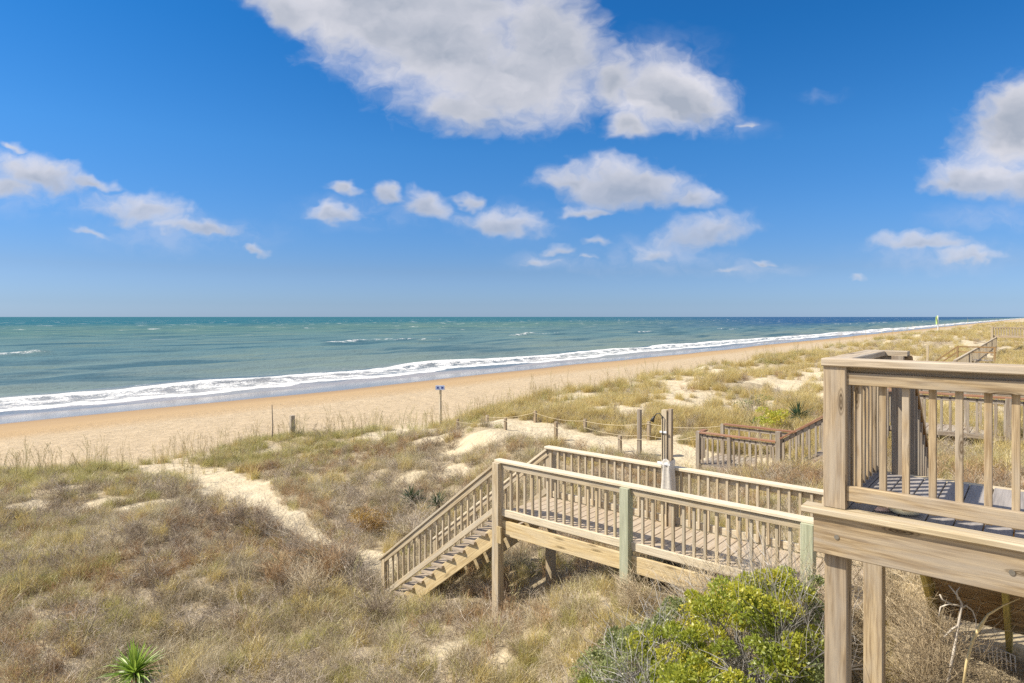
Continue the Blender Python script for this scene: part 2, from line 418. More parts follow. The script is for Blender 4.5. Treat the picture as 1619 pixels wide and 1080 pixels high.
foamv = np.maximum(foamv, sm(.9, .2, np.abs(S2 - 62.4 - (fbm(T2/14 + 3, T2*0 + 9, 3) - .5)*8))*.62)
foamv = np.maximum(foamv, sm(2.6, .2, np.abs(dd2 + .3))*gate*.62)
foamv = np.maximum(foamv, sm(16, 0, dd)*sm(-1, 1, dd)*.34)
m, N, out = newmat('sea_water')
pos = N.add('ShaderNodeNewGeometry').outputs['Position']
S = N.vmath('DOT_PRODUCT', pos, (U[0], U[1], 0), 'Value'); T = N.vmath('DOT_PRODUCT', pos, (V[0], V[1], 0), 'Value')
stv = N.comb(S, T, 0.0)
fo = N.add('ShaderNodeAttribute', attribute_name='foam').outputs['Fac']
streak = N.noise(N.scalev(stv, .016, .004, 1), 1.0, 4, .6, .5)
streak2 = N.noise(N.scalev(stv, .10, .022, 1), 1.0, 4, .6, .4)
Sj = N.math('ADD', S, N.math('MULTIPLY', N.math('SUBTRACT', streak, .5), N.math('MULTIPLY', S, .55)))
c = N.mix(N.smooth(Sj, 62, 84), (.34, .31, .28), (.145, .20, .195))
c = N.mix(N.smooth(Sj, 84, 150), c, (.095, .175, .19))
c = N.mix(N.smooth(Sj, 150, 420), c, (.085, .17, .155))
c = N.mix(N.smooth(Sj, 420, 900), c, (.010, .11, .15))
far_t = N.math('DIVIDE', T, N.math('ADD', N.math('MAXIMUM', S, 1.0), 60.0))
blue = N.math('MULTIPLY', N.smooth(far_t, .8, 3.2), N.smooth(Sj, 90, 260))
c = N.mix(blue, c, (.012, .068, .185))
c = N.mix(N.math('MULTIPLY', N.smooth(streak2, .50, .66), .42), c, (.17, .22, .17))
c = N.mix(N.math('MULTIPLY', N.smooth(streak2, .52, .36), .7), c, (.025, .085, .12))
fn = N.noise(N.scalev(stv, .75, .34, 1), 1.0, 7, .72, .6)
fine = N.noise(N.scalev(stv, 6, 4, 1), 1.0, 4, .65)
fm = N.smooth(N.math('ADD', fo, N.math('MULTIPLY', N.math('SUBTRACT', N.math('ADD', N.math('MULTIPLY', fn, .7), N.math('MULTIPLY', fine, .3)), .5), 2.7)), .44, .74)
fm = N.math('MULTIPLY', fm, N.smooth(fo, .02, .2))
cap = N.noise(N.scalev(stv, .075, .034, 1), 1.0, 4, .62)
capm = N.math('MULTIPLY', N.smooth(cap, .625, .68), N.math('MULTIPLY', N.smooth(S, 180, 420), N.smooth(S, 2500, 1400)))
fm = N.math('MAXIMUM', fm, N.math('MULTIPLY', capm, .75))
wv = N.math('ADD', N.noise(N.scalev(stv, .55, .16, 1), 1.0, 5, .62, .4), N.math('MULTIPLY', N.noise(N.scalev(stv, 2.4, 1.1, 1), 1.0, 3, .6), .35))
bp = N.add('ShaderNodeBump', {'Strength': 1.0, 'Distance': .55}); N.set(bp, 'Height', wv)
df = N.add('ShaderNodeBsdfDiffuse'); N.set(df, 0, c); N.set(df, 'Normal', bp.outputs[0])
gl = N.add('ShaderNodeBsdfGlossy', {'Roughness': .28, 'Color': (.85, .9, .95, 1)}); N.set(gl, 'Normal', bp.outputs[0])
mx = N.add('ShaderNodeMixShader'); N.set(mx, 0, N.math('ADD', N.smooth(S, 90, 62,   .10, .34), 0.0)); N.l.new(df.outputs[0], mx.inputs[1]); N.l.new(gl.outputs[0], mx.inputs[2])
fb = N.add('ShaderNodeBsdfDiffuse'); N.set(fb, 0, N.mix(fine, (.62, .63, .62), (.88, .88, .87)))
b2 = N.add('ShaderNodeBump', {'Strength': .9, 'Distance': .3}); N.set(b2, 'Height', N.math('ADD', fn, N.math('MULTIPLY', fine, .5))); N.set(fb, 'Normal', b2.outputs[0])
m3 = N.add('ShaderNodeMixShader'); N.set(m3, 0, fm); N.l.new(mx.outputs[0], m3.inputs[1]); N.l.new(fb.outputs[0], m3.inputs[2])
N.l.new(m3.outputs[0], out.inputs[0]); M['sea'] = m
n0, n1 = S2.shape
verts = np.stack([U[0]*S2 + V[0]*T2, U[1]*S2 + V[1]*T2, Z], -1).reshape(-1, 3)
idx = np.arange(n0*n1).reshape(n0, n1)
quads = np.stack([idx[:-1, :-1], idx[1:, :-1], idx[1:, 1:], idx[:-1, 1:]], -1).reshape(-1, 4)
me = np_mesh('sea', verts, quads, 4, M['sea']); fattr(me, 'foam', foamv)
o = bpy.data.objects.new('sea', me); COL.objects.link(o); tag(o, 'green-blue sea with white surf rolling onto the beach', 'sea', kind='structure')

# ------------------------------------------------------------------ boardwalk with stair
FZ = 4.78; CZ = 5.65
sA, tA, tB = 6.778, 7.821, 9.18; sMid, sEnd = 4.41, 2.04
walk = root('boardwalk', W(sA, tA, 3.1), 'pale wooden beach boardwalk on posts with a railed stair down to the sand path', 'boardwalk')
gz = lambda s, t: float(H(np.array([s]), np.array([t]))[0])
def rail(s0, s1, t, side, postlist, mats, full=True):
    # side = -1: posts and beams on the seaward-left (camera) side, +1: the far side
    B(W(s0+.06, t, CZ), W(s1-.10, t, CZ), .14, .042, 'rail_cap', M['walk_cap'], walk, ch=.006)
    B(W(s0, t+.02*side, CZ-.075), W(s1, t+.02*side, CZ-.075), .038, .085, 'top_rail', M['walk_wood'], walk)
    B(W(s0, t+.02*side, FZ+.045), W(s1, t+.02*side, FZ+.045), .042, .11, 'bottom_rail', M['walk_cap'], walk)
    k = int(round((s0 - s1)/.146)); spots = [(s0 + (s1 - s0)*(i+.5)/k, t - .022*side) for i in range(k)]
    spots = [q for q in spots if all(abs(q[0] - ps) > .09 for ps in postlist)]
    balusters(spots, FZ+.02, CZ-.03, walk, M['walk_wood'])
rail(sA, sEnd, tA, -1, [sA, sMid, sEnd], None)
rail(sA, -1.2, tB, 1, [sA, sMid, sEnd, -.4], None)
post(sA, tA-.05, 2.9, CZ-.022, .14, 'post', M['walk_wood'], walk)
post(sMid, tA-.05, 3.7, CZ-.022, .14, 'post', M['green_wood'], walk, label='green-tinted treated post in the middle of the front rail')
post(sEnd, tA-.05, 3.7, CZ-.022, .14, 'post', M['green_wood'], walk, label='green-tinted treated post at the house end of the front rail')
for s in (sA, sMid, sEnd, -.4): post(s, tB+.05, 2.8, CZ-.022, .14, 'post', M['walk_wood'], walk)
B(W(sA-.10, tA-.13, FZ-.42), W(sA-.10, tA-.13, FZ-.16), .10, .03, 'bracket', M['beam_wood'], walk, up=UPV)
B(W(sA-.07, tA-.008, FZ-.205), W(sEnd-.3, tA-.008, FZ-.205), .042, .235, 'rim_beam', M['beam_wood'], walk)
B(W(sA-.07, tB+.008, FZ-.205), W(-1.2, tB+.008, FZ-.205), .042, .235, 'rim_beam', M['beam_wood'], walk)
B(W(sA-.02, tA+.05, FZ-.16), W(sA-.02, tB-.05, FZ-.16), .04, .19, 'rim_beam', M['beam_wood'], walk)
fl = MB(); s = sA - .02
while s > 1.5:
    fl.beam(W(s, tA+.03, FZ-.03), W(s, tB-.03, FZ-.03), .135, .034); s -= .145
fl.build('floor', M['floor_wood'], walk)
# stair
run, rise, nst = .26, .2, 11
def sl(d, off): return FZ + off - d*rise/run
s_foot = sA + 2.95
for t, side in ((tA, -1), (tB, 1)):
    B(W(sA+.03, t, sl(0, CZ-FZ-.03)), W(s_foot+.1, t, sl(s_foot-sA+.07, CZ-FZ-.03)), .12, .04, 'stair_rail_cap', M['walk_cap'] if side > 0 else M['walk_wood'], walk, ch=.006)
    B(W(sA+.03, t-.02, sl(0, CZ-FZ-.11)), W(s_foot+.05, t-.02, sl(s_foot-sA+.02, CZ-FZ-.11)), .038, .09, 'stair_top_rail', M['walk_wood'], walk)
    B(W(sA+.03, t-.02, sl(0, .10)), W(s_foot+.05, t-.02, sl(s_foot-sA+.02, .10)), .038, .09, 'stair_bottom_rail', M['walk_wood'], walk)
    b = None; k = 19
    for i in range(k):
        d = .12 + (2.95 - .2)*i/(k-1); s = sA + d
        if b is None:
            b = B(W(s, t+.016, sl(d, .08)), W(s, t+.016, sl(d, CZ-FZ-.06)), .036, .036, 'stair_baluster', M['walk_wood'], walk, up=UPV, ch=.003); s00 = W(s, t, sl(d, 0)); l0 = Vector(b.location)
        else:
            q = b.copy(); COL.objects.link(q); q.parent = walk; q.location = l0 + (W(s, t, sl(d, 0)) - s00)
    post(s_foot, t, sl(s_foot-sA, -.25), sl(s_foot-sA, CZ-FZ-.05), .09, 'stair_post', M['walk_wood'], walk)
    B(W(sA-.02, t+.06*side*0 + .03*(-side), sl(0, -.27)), W(s_foot+.15, t + .03*(-side), sl(s_foot-sA+.17, -.27)), .045, .25, 'stringer', M['beam_wood'], walk)
for i in range(1, nst+1):
    d = run*i - .11
    o = B(W(sA+d, tA-.05, FZ-rise*i), W(sA+d, tB+.02, FZ-rise*i), .27, .04, 'tread', M['floor_wood'], walk)

# shower
xs, ys = 2.46, 9.91
sS, tS = ST(xs, ys); tS -= .13
sh = root('outdoor_shower', W(sS, tS, FZ), 'grey wooden post with a gooseneck shower head and a pale cloth tied round it', 'outdoor shower')
post(sS, tS, FZ-.02, 6.56, .09, 'post', M['walk_wood'], sh)
post(sS-.085, tS+.01, FZ-.02, 6.58, .06, 'post', M['post_wood'], sh, label='darker second post behind the shower pipe')
MB().tube([W(sS+.01, tS-.07, 5.0), W(sS+.01, tS-.07, 6.38), W(sS+.01, tS-.075, 6.46), W(sS+.05, tS-.085, 6.51), W(sS+.10, tS-.09, 6.50), W(sS+.145, tS-.095, 6.44)], .008, 8).build('pipe', M['darkmetal'], sh, True)
MB().tube([W(sS+.135, tS-.095, 6.455), W(sS+.155, tS-.097, 6.42), W(sS+.175, tS-.10, 6.375)], [.014, .022, .034], 12).build('shower_head', M['darkmetal'], sh, True)
MB().beam(W(sS+.09, tS-.075, 5.74), W(sS-.12, tS-.075, 5.74), .03, .04).build('valve', M['white'], sh)
MB().beam(W(sS+.06, tS-.06, 6.22), W(sS-.05, tS-.06, 6.22), .02, .03).build('pipe_clip', M['white'], sh)
rgs = []; nseg = 22
mb = MB(); rows = [(5.80, .066), (5.76, .080), (5.68, .070), (5.58, .074), (5.48, .080), (5.38, .084), (5.30, .088), (5.22, .092)]
for i, (z, r) in enumerate(rows):
    for k in range(nseg):
        a = 2*math.pi*k/nseg; rr = r*(1 + .26*math.sin(a*5 + i*.25) + .12*math.sin(a*8 - i*.3)) + .012
        mb.v.append(W(sS - .045 + rr*math.cos(a)*1.05, tS - .005 + rr*math.sin(a)*.95, z + .02*math.sin(a*3)))
for i in range(len(rows)-1):
    for k in range(nseg):
        k2 = (k+1) % nseg; mb.f.append((i*nseg+k, i*nseg+k2, (i+1)*nseg+k2, (i+1)*nseg+k)); mb.uv.append([(0, 0)]*4)
cl = mb.build('tied_towel', M['cloth'], None, True)
tag(cl, 'pale grey towel tied round the wooden shower post', 'towel')

# ------------------------------------------------------------------ near deck
sD, tD = 1.055, 4.717; DF = 6.69; DC = 7.70; tE = 6.02; sR = -2.6
deck = root('deck', W(sD, tD, 3.8), 'weathered wooden house deck with square balusters and grey floor boards', 'deck')
DW, DCP = M['deck_wood'], M['deck_cap']
post(sD, tD, DF+.03, DC-.033, .14, 'post', M['post_wood'], deck)
post(sD, tD+.03, 3.4, DF-.05, .14, 'support_post', M['post_wood'], deck)
post(sD, tE-.03, 3.4, DF-.05, .14, 'support_post', DW, deck)
B(W(sD+.078, tD-.015, DC-.006), W(sR, tD-.015, DC-.006), .15, .052, 'rail_cap', M['rail_cap'], deck, ch=.007)
B(W(sD-.07, tD+.012, DC-.066), W(sR, tD+.012, DC-.066), .036, .068, 'rail_backing', DW, deck)
B(W(sD-.0, tD+.062, DC-.002), W(sD-.0, tE-.042, DC-.002), .16, .042, 'rail_cap', M['rail_cap'], deck, ch=.006)
B(W(sD-.07, tD-.03, DC-.112), W(sR, tD-.03, DC-.112), .04, .082, 'top_rail', DW, deck)
B(W(sD-.07, tD-.03, DF+.134), W(sR, tD-.03, DF+.134), .04, .098, 'bottom_rail', DW, deck)
k = 0; spots = []
s = sD - .07 - .06
while s > sR + .1: spots.append((s, tD+.012)); s -= .138
balusters(spots, DF+.07, DC-.101, deck, DW, .04)
B(W(sD, tD+.07, DC-.10), W(sD, tE, DC-.10), .038, .085, 'top_rail', DW, deck)
B(W(sD, tD+.07, DF+.10), W(sD, tE, DF+.10), .038, .09, 'bottom_rail', DW, deck)
balusters([(sD-.04, tD+.19+.138*i) for i in range(8)], DF+.07, DC-.06, deck, DW, .04)
post(sD, tE, DF+.03, DC-.02, .09, 'post', M['old_wood'], deck)
post(sD-.17, tE, DF-.2, DC-.02, .09, 'post', M['old_wood'], deck)
B(W(sD+.08, tE+.03, DC-.002), W(sD-.235, tE+.03, DC-.002), .14, .042, 'rail_cap', M['rail_cap'], deck)
B(W(sD-.047, tE, DC-.075), W(sD-.122, tE, DC-.075), .04, .1, 'top_rail', M['old_wood'], deck)
B(W(sD+.19, tD-.075, DF+.005), W(sR, tD-.075, DF+.005), .15, .042, 'rim_cap', DCP, deck, ch=.007)
B(W(sD+.12, tD-.09, DF-.150), W(sR, tD-.09, DF-.150), .045, .262, 'rim_beam', DW, deck, ch=.006)
B(W(sD+.10, tD-.06, DF-.15), W(sD+.10, tE+.02, DF-.15), .045, .24, 'rim_beam', DW, deck)
B(W(sD+.07, tE+.045, DF-.125), W(sR, tE+.045, DF-.125), .04, .2, 'rim_beam', DW, deck)
B(W(sD+.07, tE+.03, DF-.003), W(sR, tE+.03, DF-.003), .12, .03, 'edge_board', DCP, deck)
fl = MB(); s = sD + .01
while s > sR:
    fl.beam(W(s, tD+.004, DF+.006), W(s, tE-.035, DF+.006), .138, .034); s -= .146
fl.build('floor', M['deck_floor'], deck)
# stair from the far side of the deck down to the boardwalk
for (px_, py_) in ((1323, 849), (1600, 905)):
    q_ = Vector(((px_ - 809.5)/1000, 1, -(py_ - 501)/1000)); tt0 = tD - .1125; k_ = tt0/(q_.x*V[0] + q_.y*V[1]); c_ = q_*k_ + Vector((0, 0, CAMZ)); vv_ = Vector((V[0], V[1], 0))
    MB().tube([c_ + vv_*.004, c_ - vv_*.008], .016, 10).build('bolt', M['steel'], deck); 
r2, ru = .2, .225; tS0 = tE + .07; ns = 9
def d2(d, off): return DF + off - d*r2/ru
for ss_, mm in ((sD-.24, M['stringer']), (sD-.83, M['stringer']), (sD-1.42, M['stringer'])):
    B(W(ss_, tS0, d2(0, -.22)), W(ss_, tS0+ns*ru, d2(ns*ru, -.22)), .045, .27, 'stringer', mm, deck)
for i in range(1, ns):
    B(W(sD-.27, tS0+ru*i-.10, DF-r2*i), W(sD-1.39, tS0+ru*i-.10, DF-r2*i), .25, .038, 'tread', M['riser_wood'], deck)
    B(W(sD-.27, tS0+ru*i+.015, DF-r2*i-.10), W(sD-1.39, tS0+ru*i+.015, DF-r2*i-.10), .02, .158, 'riser', M['riser_wood'], deck)
B(W(sD-.22, tE, DC-.03), W(sD-.22, tE+2.05, DC-.03-2.05*r2/ru), .09, .04, 'stair_rail', M['dark_wood'], deck)
B(W(sD-.22, tE, DC-.11), W(sD-.22, tE+2.05, DC-.11-2.05*r2/ru), .036, .09, 'stair_rail', M['dark_wood'], deck)
b = None
for i in range(13):
    d = .16 + .148*i
    if b is None:
        b = B(W(sD-.245, tE+d, d2(d, -.05)), W(sD-.245, tE+d, d2(d, DC-DF-.10)), .036, .036, 'stair_baluster', M['old_wood'], deck, up=UPV); l0 = Vector(b.location); d0 = d
    else:
        q = b.copy(); COL.objects.link(q); q.parent = deck; q.location = l0 + (W(0, d, d2(d, 0)) - W(0, d0, d2(d0, 0)))
post(sD-.22, tE+2.1, 4.2, DC-2.05*r2/ru, .09, 'post', M['old_wood'], deck)

# things on and under the deck
_b = W(.679, 4.835); xb, Yb = _b.x, _b.y - .06
bw = root('bowl', (xb, Yb+.06, DF+.0235), 'shallow pale bowl on the deck floor beneath the bottom rail', 'bowl')
MB().lathe((xb, Yb+.06, DF+.0235), [(.0, .0), (.055, .0), (.088, .012), (.110, .045), (.116, .075), (.110, .075), (.095, .045), (.07, .02), (0, .012)], 32).build('dish', M['bowl'], bw, True)
MB().lathe((xb, Yb+.06, DF+.0235), [(.050, -.001), (.058, .002), (.058, .004), (.05, .006)], 24).build('foot_ring', M['bowl'], bw, True)
mb = MB(); _c = W(.80, 4.79); cxs, cys = _c.x, _c.y
for i in range(9):
    a = -1.2 + 2.4*i/8
    mb.tube([(cxs, cys, DF+.027), (cxs+.03*math.sin(a), cys-.03*math.cos(a)*.6, DF+.046), (cxs+.055*math.sin(a), cys-.055*math.cos(a)*.6, DF+.031)], [.004, .011, .008], 6)
sh_ = mb.build('seashell', M['shell'], None, True); tag(sh_, 'small pinkish ribbed seashell on the deck floor beside the bowl', 'seashell')

ed = root('garden_edging', (4.7, 6.4, 4.5), 'low grey wire garden edging leaning beneath the deck', 'wire edging')
e0 = Vector((.725*6.2, 6.2, CAMZ-.503*6.2)); e1 = Vector((.795*5.9, 5.9, CAMZ-.536*5.9))
mb = MB(); mb.tube([e0, e0.lerp(e1, .5) + Vector((0, 0, -.01)), e1], .006, 6); mb.tube([e0 - Vector((0, 0, .07)), e1 - Vector((0, 0, .08))], .005, 6); mb.build('wire', M['wire'], ed)
for i in range(11):
    f = i/10; p = e0.lerp(e1, f); mb = MB(); mb.tube([p, p + Vector((.006, .0, -.11)), p + Vector((.02, .01, -.17))], .006, 6); mb.build('wire', M['wire'], ed)

# ------------------------------------------------------------------ neighbour's boardwalk
OW, RW = M['old_wood'], M['red_wood']
sN, tN = ST(5.3, 18.0); sN2, sN3 = sN - 2.2, sN - 3.35; tN2 = tN + 1.8
nb = root('boardwalk', W(sN, tN, 3.6), 'grey boardwalk landing with reddish rail caps and a railed stair up behind the deck', 'boardwalk')
lz = 4.72; z1 = 5.55; z2 = 6.26; fz = 3.80
g0 = lambda s, t: gz(s, t) - .3
post(sN, tN, g0(sN, tN), lz+.03, .11, 'post', OW, nb)
post(sN2, tN, g0(sN2, tN), lz+.27, .13, 'post', OW, nb)
post((sN+sN2)/2+.2, tN-.02, g0(sN, tN), lz-.02, .1, 'post', OW, nb)
post(sN, tN2, g0(sN, tN2), lz, .1, 'post', OW, nb)
post(sN2, tN2, g0(sN2, tN2), lz+.1, .1, 'post', OW, nb)
def nrail(p0, p1, bh, sp=.14, cap=RW, n=None):
    p0, p1 = Vector(p0), Vector(p1); d = p1 - p0; hz = math.hypot(d.x, d.y)
    B(p0, p1, .16, .04, 'rail_cap', cap, nb)
    B(p0 - Vector((0, 0, .10)), p1 - Vector((0, 0, .10)), .04, .09, 'top_rail', OW, nb)
    k = int(hz/sp)
    for i in range(k):
        q = p0.lerp(p1, (i+.5)/k)
        B(q - Vector((0, 0, bh)), q - Vector((0, 0, .06)), .05, .04, 'baluster', OW, nb, up=UPV, ch=.002)
nrail(W(sN-.05, tN, lz), W(sN2+.06, tN, lz), .85)
nrail(W(sN-.05, tN2, lz), W(sN2, tN2, lz), .85, .3)
nrail(W(sN, tN+.06, lz), W(sN, tN+.5, lz), .8)
nrail(W(sN2-.05, tN, lz+.1), W(sN3, tN, z1), .9)
nrail(W(sN3, tN, z1), W(sN3-1.3, tN, z2), .9)
nrail(W(sN3-1.35, tN, z2), W(sN3-8, tN, z2), .95, .16)
B(W(sN3-1.35, tN-.03, z2-.88), W(sN3-8, tN-.03, z2-.88), .04, .10, 'bottom_rail', OW, nb)
for ss_, zz in ((sN3, z1+.03), (sN3-1.32, z2+.03), (sN3-3.6, z2), (sN3-6, z2)): post(ss_, tN-.03, g0(ss_, tN), zz, .11, 'post', OW, nb)
nrail(W(sN2-.05, tN2, lz+.1), W(sN3-1.3, tN2, z2), .9, .3)
nrail(W(sN3-1.35, tN2, z2), W(sN3-8, tN2, z2), .95, .3)
fl = MB(); s = sN
while s > sN2: fl.beam(W(s, tN+.02, fz), W(s, tN2-.02, fz), .135, .034); s -= .145
s = sN3 - 1.35
while s > sN3 - 8: fl.beam(W(s, tN+.02, z2-.95), W(s, tN2-.02, z2-.95), .135, .034); s -= .145
fl.build('floor', OW, nb)
for i in range(8):
    f = i/8; B(W(sN2-.1-2.3*f, tN+.03, fz+.15+1.4*f), W(sN2-.1-2.3*f, tN2-.03, fz+.15+1.4*f), .27, .04, 'tread', OW, nb)
B(W(sN2, tN+.02, fz-.02), W(sN3-1.35, tN+.02, z2-1.05), .04, .24, 'stringer', OW, nb)
B(W(sN, tN+.02, fz-.12), W(sN2, tN+.02, fz-.12), .04, .2, 'rim_beam', OW, nb)

# rope fence along the neighbour's sandy path
rf = root('rope_fence', W(sN+5, tN, 3.9), 'low wooden post and rope fence along both sides of the sandy beach path', 'rope fence')
def rope(pts):
    out_ = []
    for a, b in zip(pts[:-1], pts[1:]):
        for i in range(8):
            f = i/8; p = Vector(a).lerp(Vector(b), f); p.z -= .10*4*f*(1-f); out_.append(p)
    out_.append(Vector(pts[-1]))
    MB().tube(out_, .008, 6).build('rope', M['rope'], rf, True)
rowF = [W(sN, tN, 4.62)]
for d, hgt, w in ((1.865, 1.37, .11), (2.54, .52, .1), (4.98, .64, .1), (7.2, .42, .09), (9.6, .4, .09)):
    s = sN + d; z = gz(s, tN); post(s, tN, z-.2, z+hgt, w, 'post', M['old_wood'] if hgt > 1 else M['post_wood'], rf); rowF.append(W(s, tN-.06, z + min(hgt, .55) - .08))
rope(rowF)
rowB = [W(sN, tN2, 4.66)]; rowB2 = [W(sN, tN2, 4.3)]
for d, hgt in ((2.49, .62), (5.0, .45), (7.25, .44), (9.7, .4)):
    s = sN + d; z = gz(s, tN2); post(s, tN2, z-.2, z+hgt, .1, 'post', M['post_wood'], rf); rowB.append(W(s, tN2-.06, z + hgt - .06)); rowB2.append(W(s, tN2-.06, z + .16))
rope(rowB); rope(rowB2[:3])

# ------------------------------------------------------------------ small things on the dunes and beach
xs, ys = -.1135*28, 28.0; zs = h1(xs, ys)
sg = root('signpost', (xs, ys, zs), 'thin wooden post carrying a small blue and white sign on the dune crest', 'sign')
MB().beam((xs, ys, zs-.3), (xs, ys, 4.82), .09, .09, up=UPV).build('post', M['walk_wood'], sg)
MB().beam((xs-.2, ys-.06, 4.87), (xs+.2, ys-.06, 4.87), .025, .2).build('sign_panel', M['signwhite'], sg)
for dx in (-.1, .1):
    MB().beam((xs+dx-.045, ys-.075, 4.87), (xs+dx+.045, ys-.075, 4.87), .006, .085).build('sign_mark', M['signblue'], sg)
xs, ys = -.3475*25.8, 25.8; zs = h1(xs, ys)
st = MB().beam((xs, ys, zs-.3), (xs, ys, CAMZ-.156*25.8), .17, .17, up=UPV, ch=.02).build('wooden_stump', M['old_wood']); tag(st, 'short thick grey wooden post end standing in the beach grass', 'post')
xs, ys = -.3795*25.5, 25.5; zs = h1(xs, ys)
st = MB().tube([(xs, ys, zs-.2), (xs+.03, ys, zs+.6), (xs, ys, CAMZ-.139*25.5)], [.03, .024, .016], 7).build('stake', M['old_wood']); tag(st, 'thin tall bare stake in the grass beside the thick post end', 'stake')
xs, ys = .657*50, 50.0; zs = h1(xs, ys)
st = MB().beam((xs, ys, zs-.3), (xs, ys, CAMZ-.045*50), .16, .16, up=UPV).build('marker_post', M['walk_wood']); tag(st, 'lone pale wooden post standing in golden dune grass', 'post')
xs, ys = .6735*170, 170.0; zs = h1(xs, ys)
fp = root('flagpole', (xs, ys, zs), 'white pole flying a yellow green flag far along the dune', 'flag')
MB().tube([(xs, ys, zs-.3), (xs, ys, 8.4)], .10, 8).build('pole', M['white'], fp)
mb = MB(); rr_ = []
for i in range(7):
    for j in range(6):
        f, gk = i/6, j/5
        mb.v.append(Vector((xs - .05 - .75*f*(1 - .4*gk), ys + .15*math.sin(f*5 + gk*2), 8.35 - 2.1*gk - .5*f*(1 - gk*.3))))
for i in range(6):
    for j in range(5): mb.f.append((i*6+j, (i+1)*6+j, (i+1)*6+j+1, i*6+j+1)); mb.uv.append([(0, 0)]*4)
mb.build('flag_cloth', M['flag'], fp, True)

# far boardwalks
fw = root('boardwalk', (31.7, 45, 4.5), 'distant dark railed stair and platform in golden dune grass', 'boardwalk')
s0, t0 = ST(31.7, 45.0); zc = CAMZ - .047*45
B(W(s0, t0, zc), W(s0-2.2, t0, zc), .10, .09, 'handrail', M['dark_wood'], fw)
B(W(s0, t0, zc), W(s0+1.3, t0, zc-1.1), .10, .09, 'handrail', M['dark_wood'], fw)
B(W(s0, t0, zc-.36), W(s0-2.2, t0, zc-.36), .05, .09, 'middle_rail', M['dark_wood'], fw)
B(W(s0, t0, zc-.36), W(s0+1.3, t0, zc-1.46), .05, .09, 'middle_rail', M['dark_wood'], fw)
for ds, dz in ((0, 0), (-2.1, 0), (1.25, -1.05)): post(s0+ds, t0, zc+dz-1.6, zc+dz-.04, .12, 'post', M['dark_wood'], fw)
fl = MB()
for i in range(14): fl.beam(W(s0-.08-.15*i, t0+.05, zc-.95), W(s0-.08-.15*i, t0+1.4, zc-.95), .135, .04)
fl.build('floor', M['old_wood'], fw)
for i in range(6): B(W(s0+.2*i+.1, t0+.05, zc-1.0-.17*i), W(s0+.2*i+.1, t0+1.4, zc-1.0-.17*i), .26, .04, 'tread', M['old_wood'], fw)
f2 = root('picket_fence', W(3.65, 60, 4.5), 'long distant grey baluster railing running away over the dune', 'fence')
zt = 5.7
tF0, tF1 = 43.5, 88.0
def ztop(t): return 5.55 + .2*(t - tF0)/(tF1 - tF0)
B(W(3.65, tF0, ztop(tF0)), W(3.65, tF1, ztop(tF1)), .14, .05, 'rail_cap', M['walk_wood'], f2)
B(W(3.65, tF0, ztop(tF0)-1.0), W(3.65, tF1, ztop(tF1)-1.0), .05, .1, 'bottom_rail', M['old_wood'], f2)
t = tF0; pk = None
while t < tF1:
    if pk is None: pk = B(W(3.65, t, ztop(t)-1.15), W(3.65, t, ztop(t)-.03), .05, .12, 'picket', M['walk_wood'], f2, up=UPV); l0 = Vector(pk.location); t00 = t
    else:
        q = pk.copy(); COL.objects.link(q); q.parent = f2; q.location = l0 + W(0, t - t00, ztop(t) - ztop(t00))
    t += .46
for t in np.arange(tF0, tF1+.1, 8.9): post(3.65, t, ztop(t)-1.6, ztop(t)+.03, .16, 'post', M['old_wood'], f2)
f3 = root('boardwalk', W(3, 91, 5.0), 'pale raised walkway with white rail at the far end of the long railing', 'boardwalk')
sW, tW, zW = 3.4, 92, CAMZ - .017*75
B(W(sW+.8, tW, zW), W(sW-6, tW, zW), .2, .12, 'rail_cap', M['post_wood'], f3)
B(W(sW+.8, tW, zW-1.0), W(sW-6, tW, zW-1.0), .1, .25, 'rim_beam', M['post_wood'], f3)
for i in range(26): B(W(sW+.7-.25*i, tW, zW-.98), W(sW+.7-.25*i, tW, zW-.05), .1, .07, 'baluster', M['old_wood'], f3, up=UPV)
for ds in (.8, -2.2, -5.8): post(sW+ds, tW-.1, zW-2.6, zW+.1, .22, 'post', M['walk_wood'], f3)
fl = MB()
for i in range(26): fl.beam(W(sW+.7-.25*i, tW+.1, zW-1.0), W(sW+.7-.25*i, tW+2, zW-1.0), .235, .05)
fl.build('floor', M['old_wood'], f3)
B(W(sW+.8, tW+2.1, zW), W(sW-6, tW+2.1, zW), .2, .12, 'rail_cap', M['post_wood'], f3)

# ------------------------------------------------------------------ vegetation prototypes
def blades(n, h, r0, lean, wid, curve=.5, seed=0, hv=.35, headf=0.0):
    g = np.random.default_rng(seed)
    az = g.uniform(0, 2*np.pi, n); rr = r0*np.sqrt(g.random(n)); a2 = g.uniform(0, 2*np.pi, n)
    hh = h*(1 - hv + 2*hv*g.random(n)); ln = lean*(.25 + 1.1*g.random(n))
    vs, fs, tn = [], [], []
    K = 4
    for i in range(n):
        b = np.array([rr[i]*np.cos(a2[i]), rr[i]*np.sin(a2[i]), -.03]); d = np.array([np.cos(az[i]), np.sin(az[i]), 0])
        face = g.uniform(0, np.pi); sd = np.array([np.cos(face), np.sin(face), 0])*wid*(.6 + .8*g.random())/2
        o = len(vs); tint = g.random()
        for k in range(K):
            f = k/(K-1); up = hh[i]*(f - curve*ln[i]*f*f*.6); out_ = hh[i]*ln[i]*(f**1.7)
            c = b + d*out_ + np.array([0, 0, max(up, -.02)]) + g.normal(0, .012*h, 3)*f
            if k < K-1:
                wf = 1 - .55*f; vs += [c - sd*wf, c + sd*wf]; tn += [tint, tint]
            else: vs.append(c); tn.append(tint)
        fs += [(o, o+1, o+3, o+2), (o+2, o+3, o+5, o+4), (o+4, o+5, o+6)]
    return vs, fs, tn
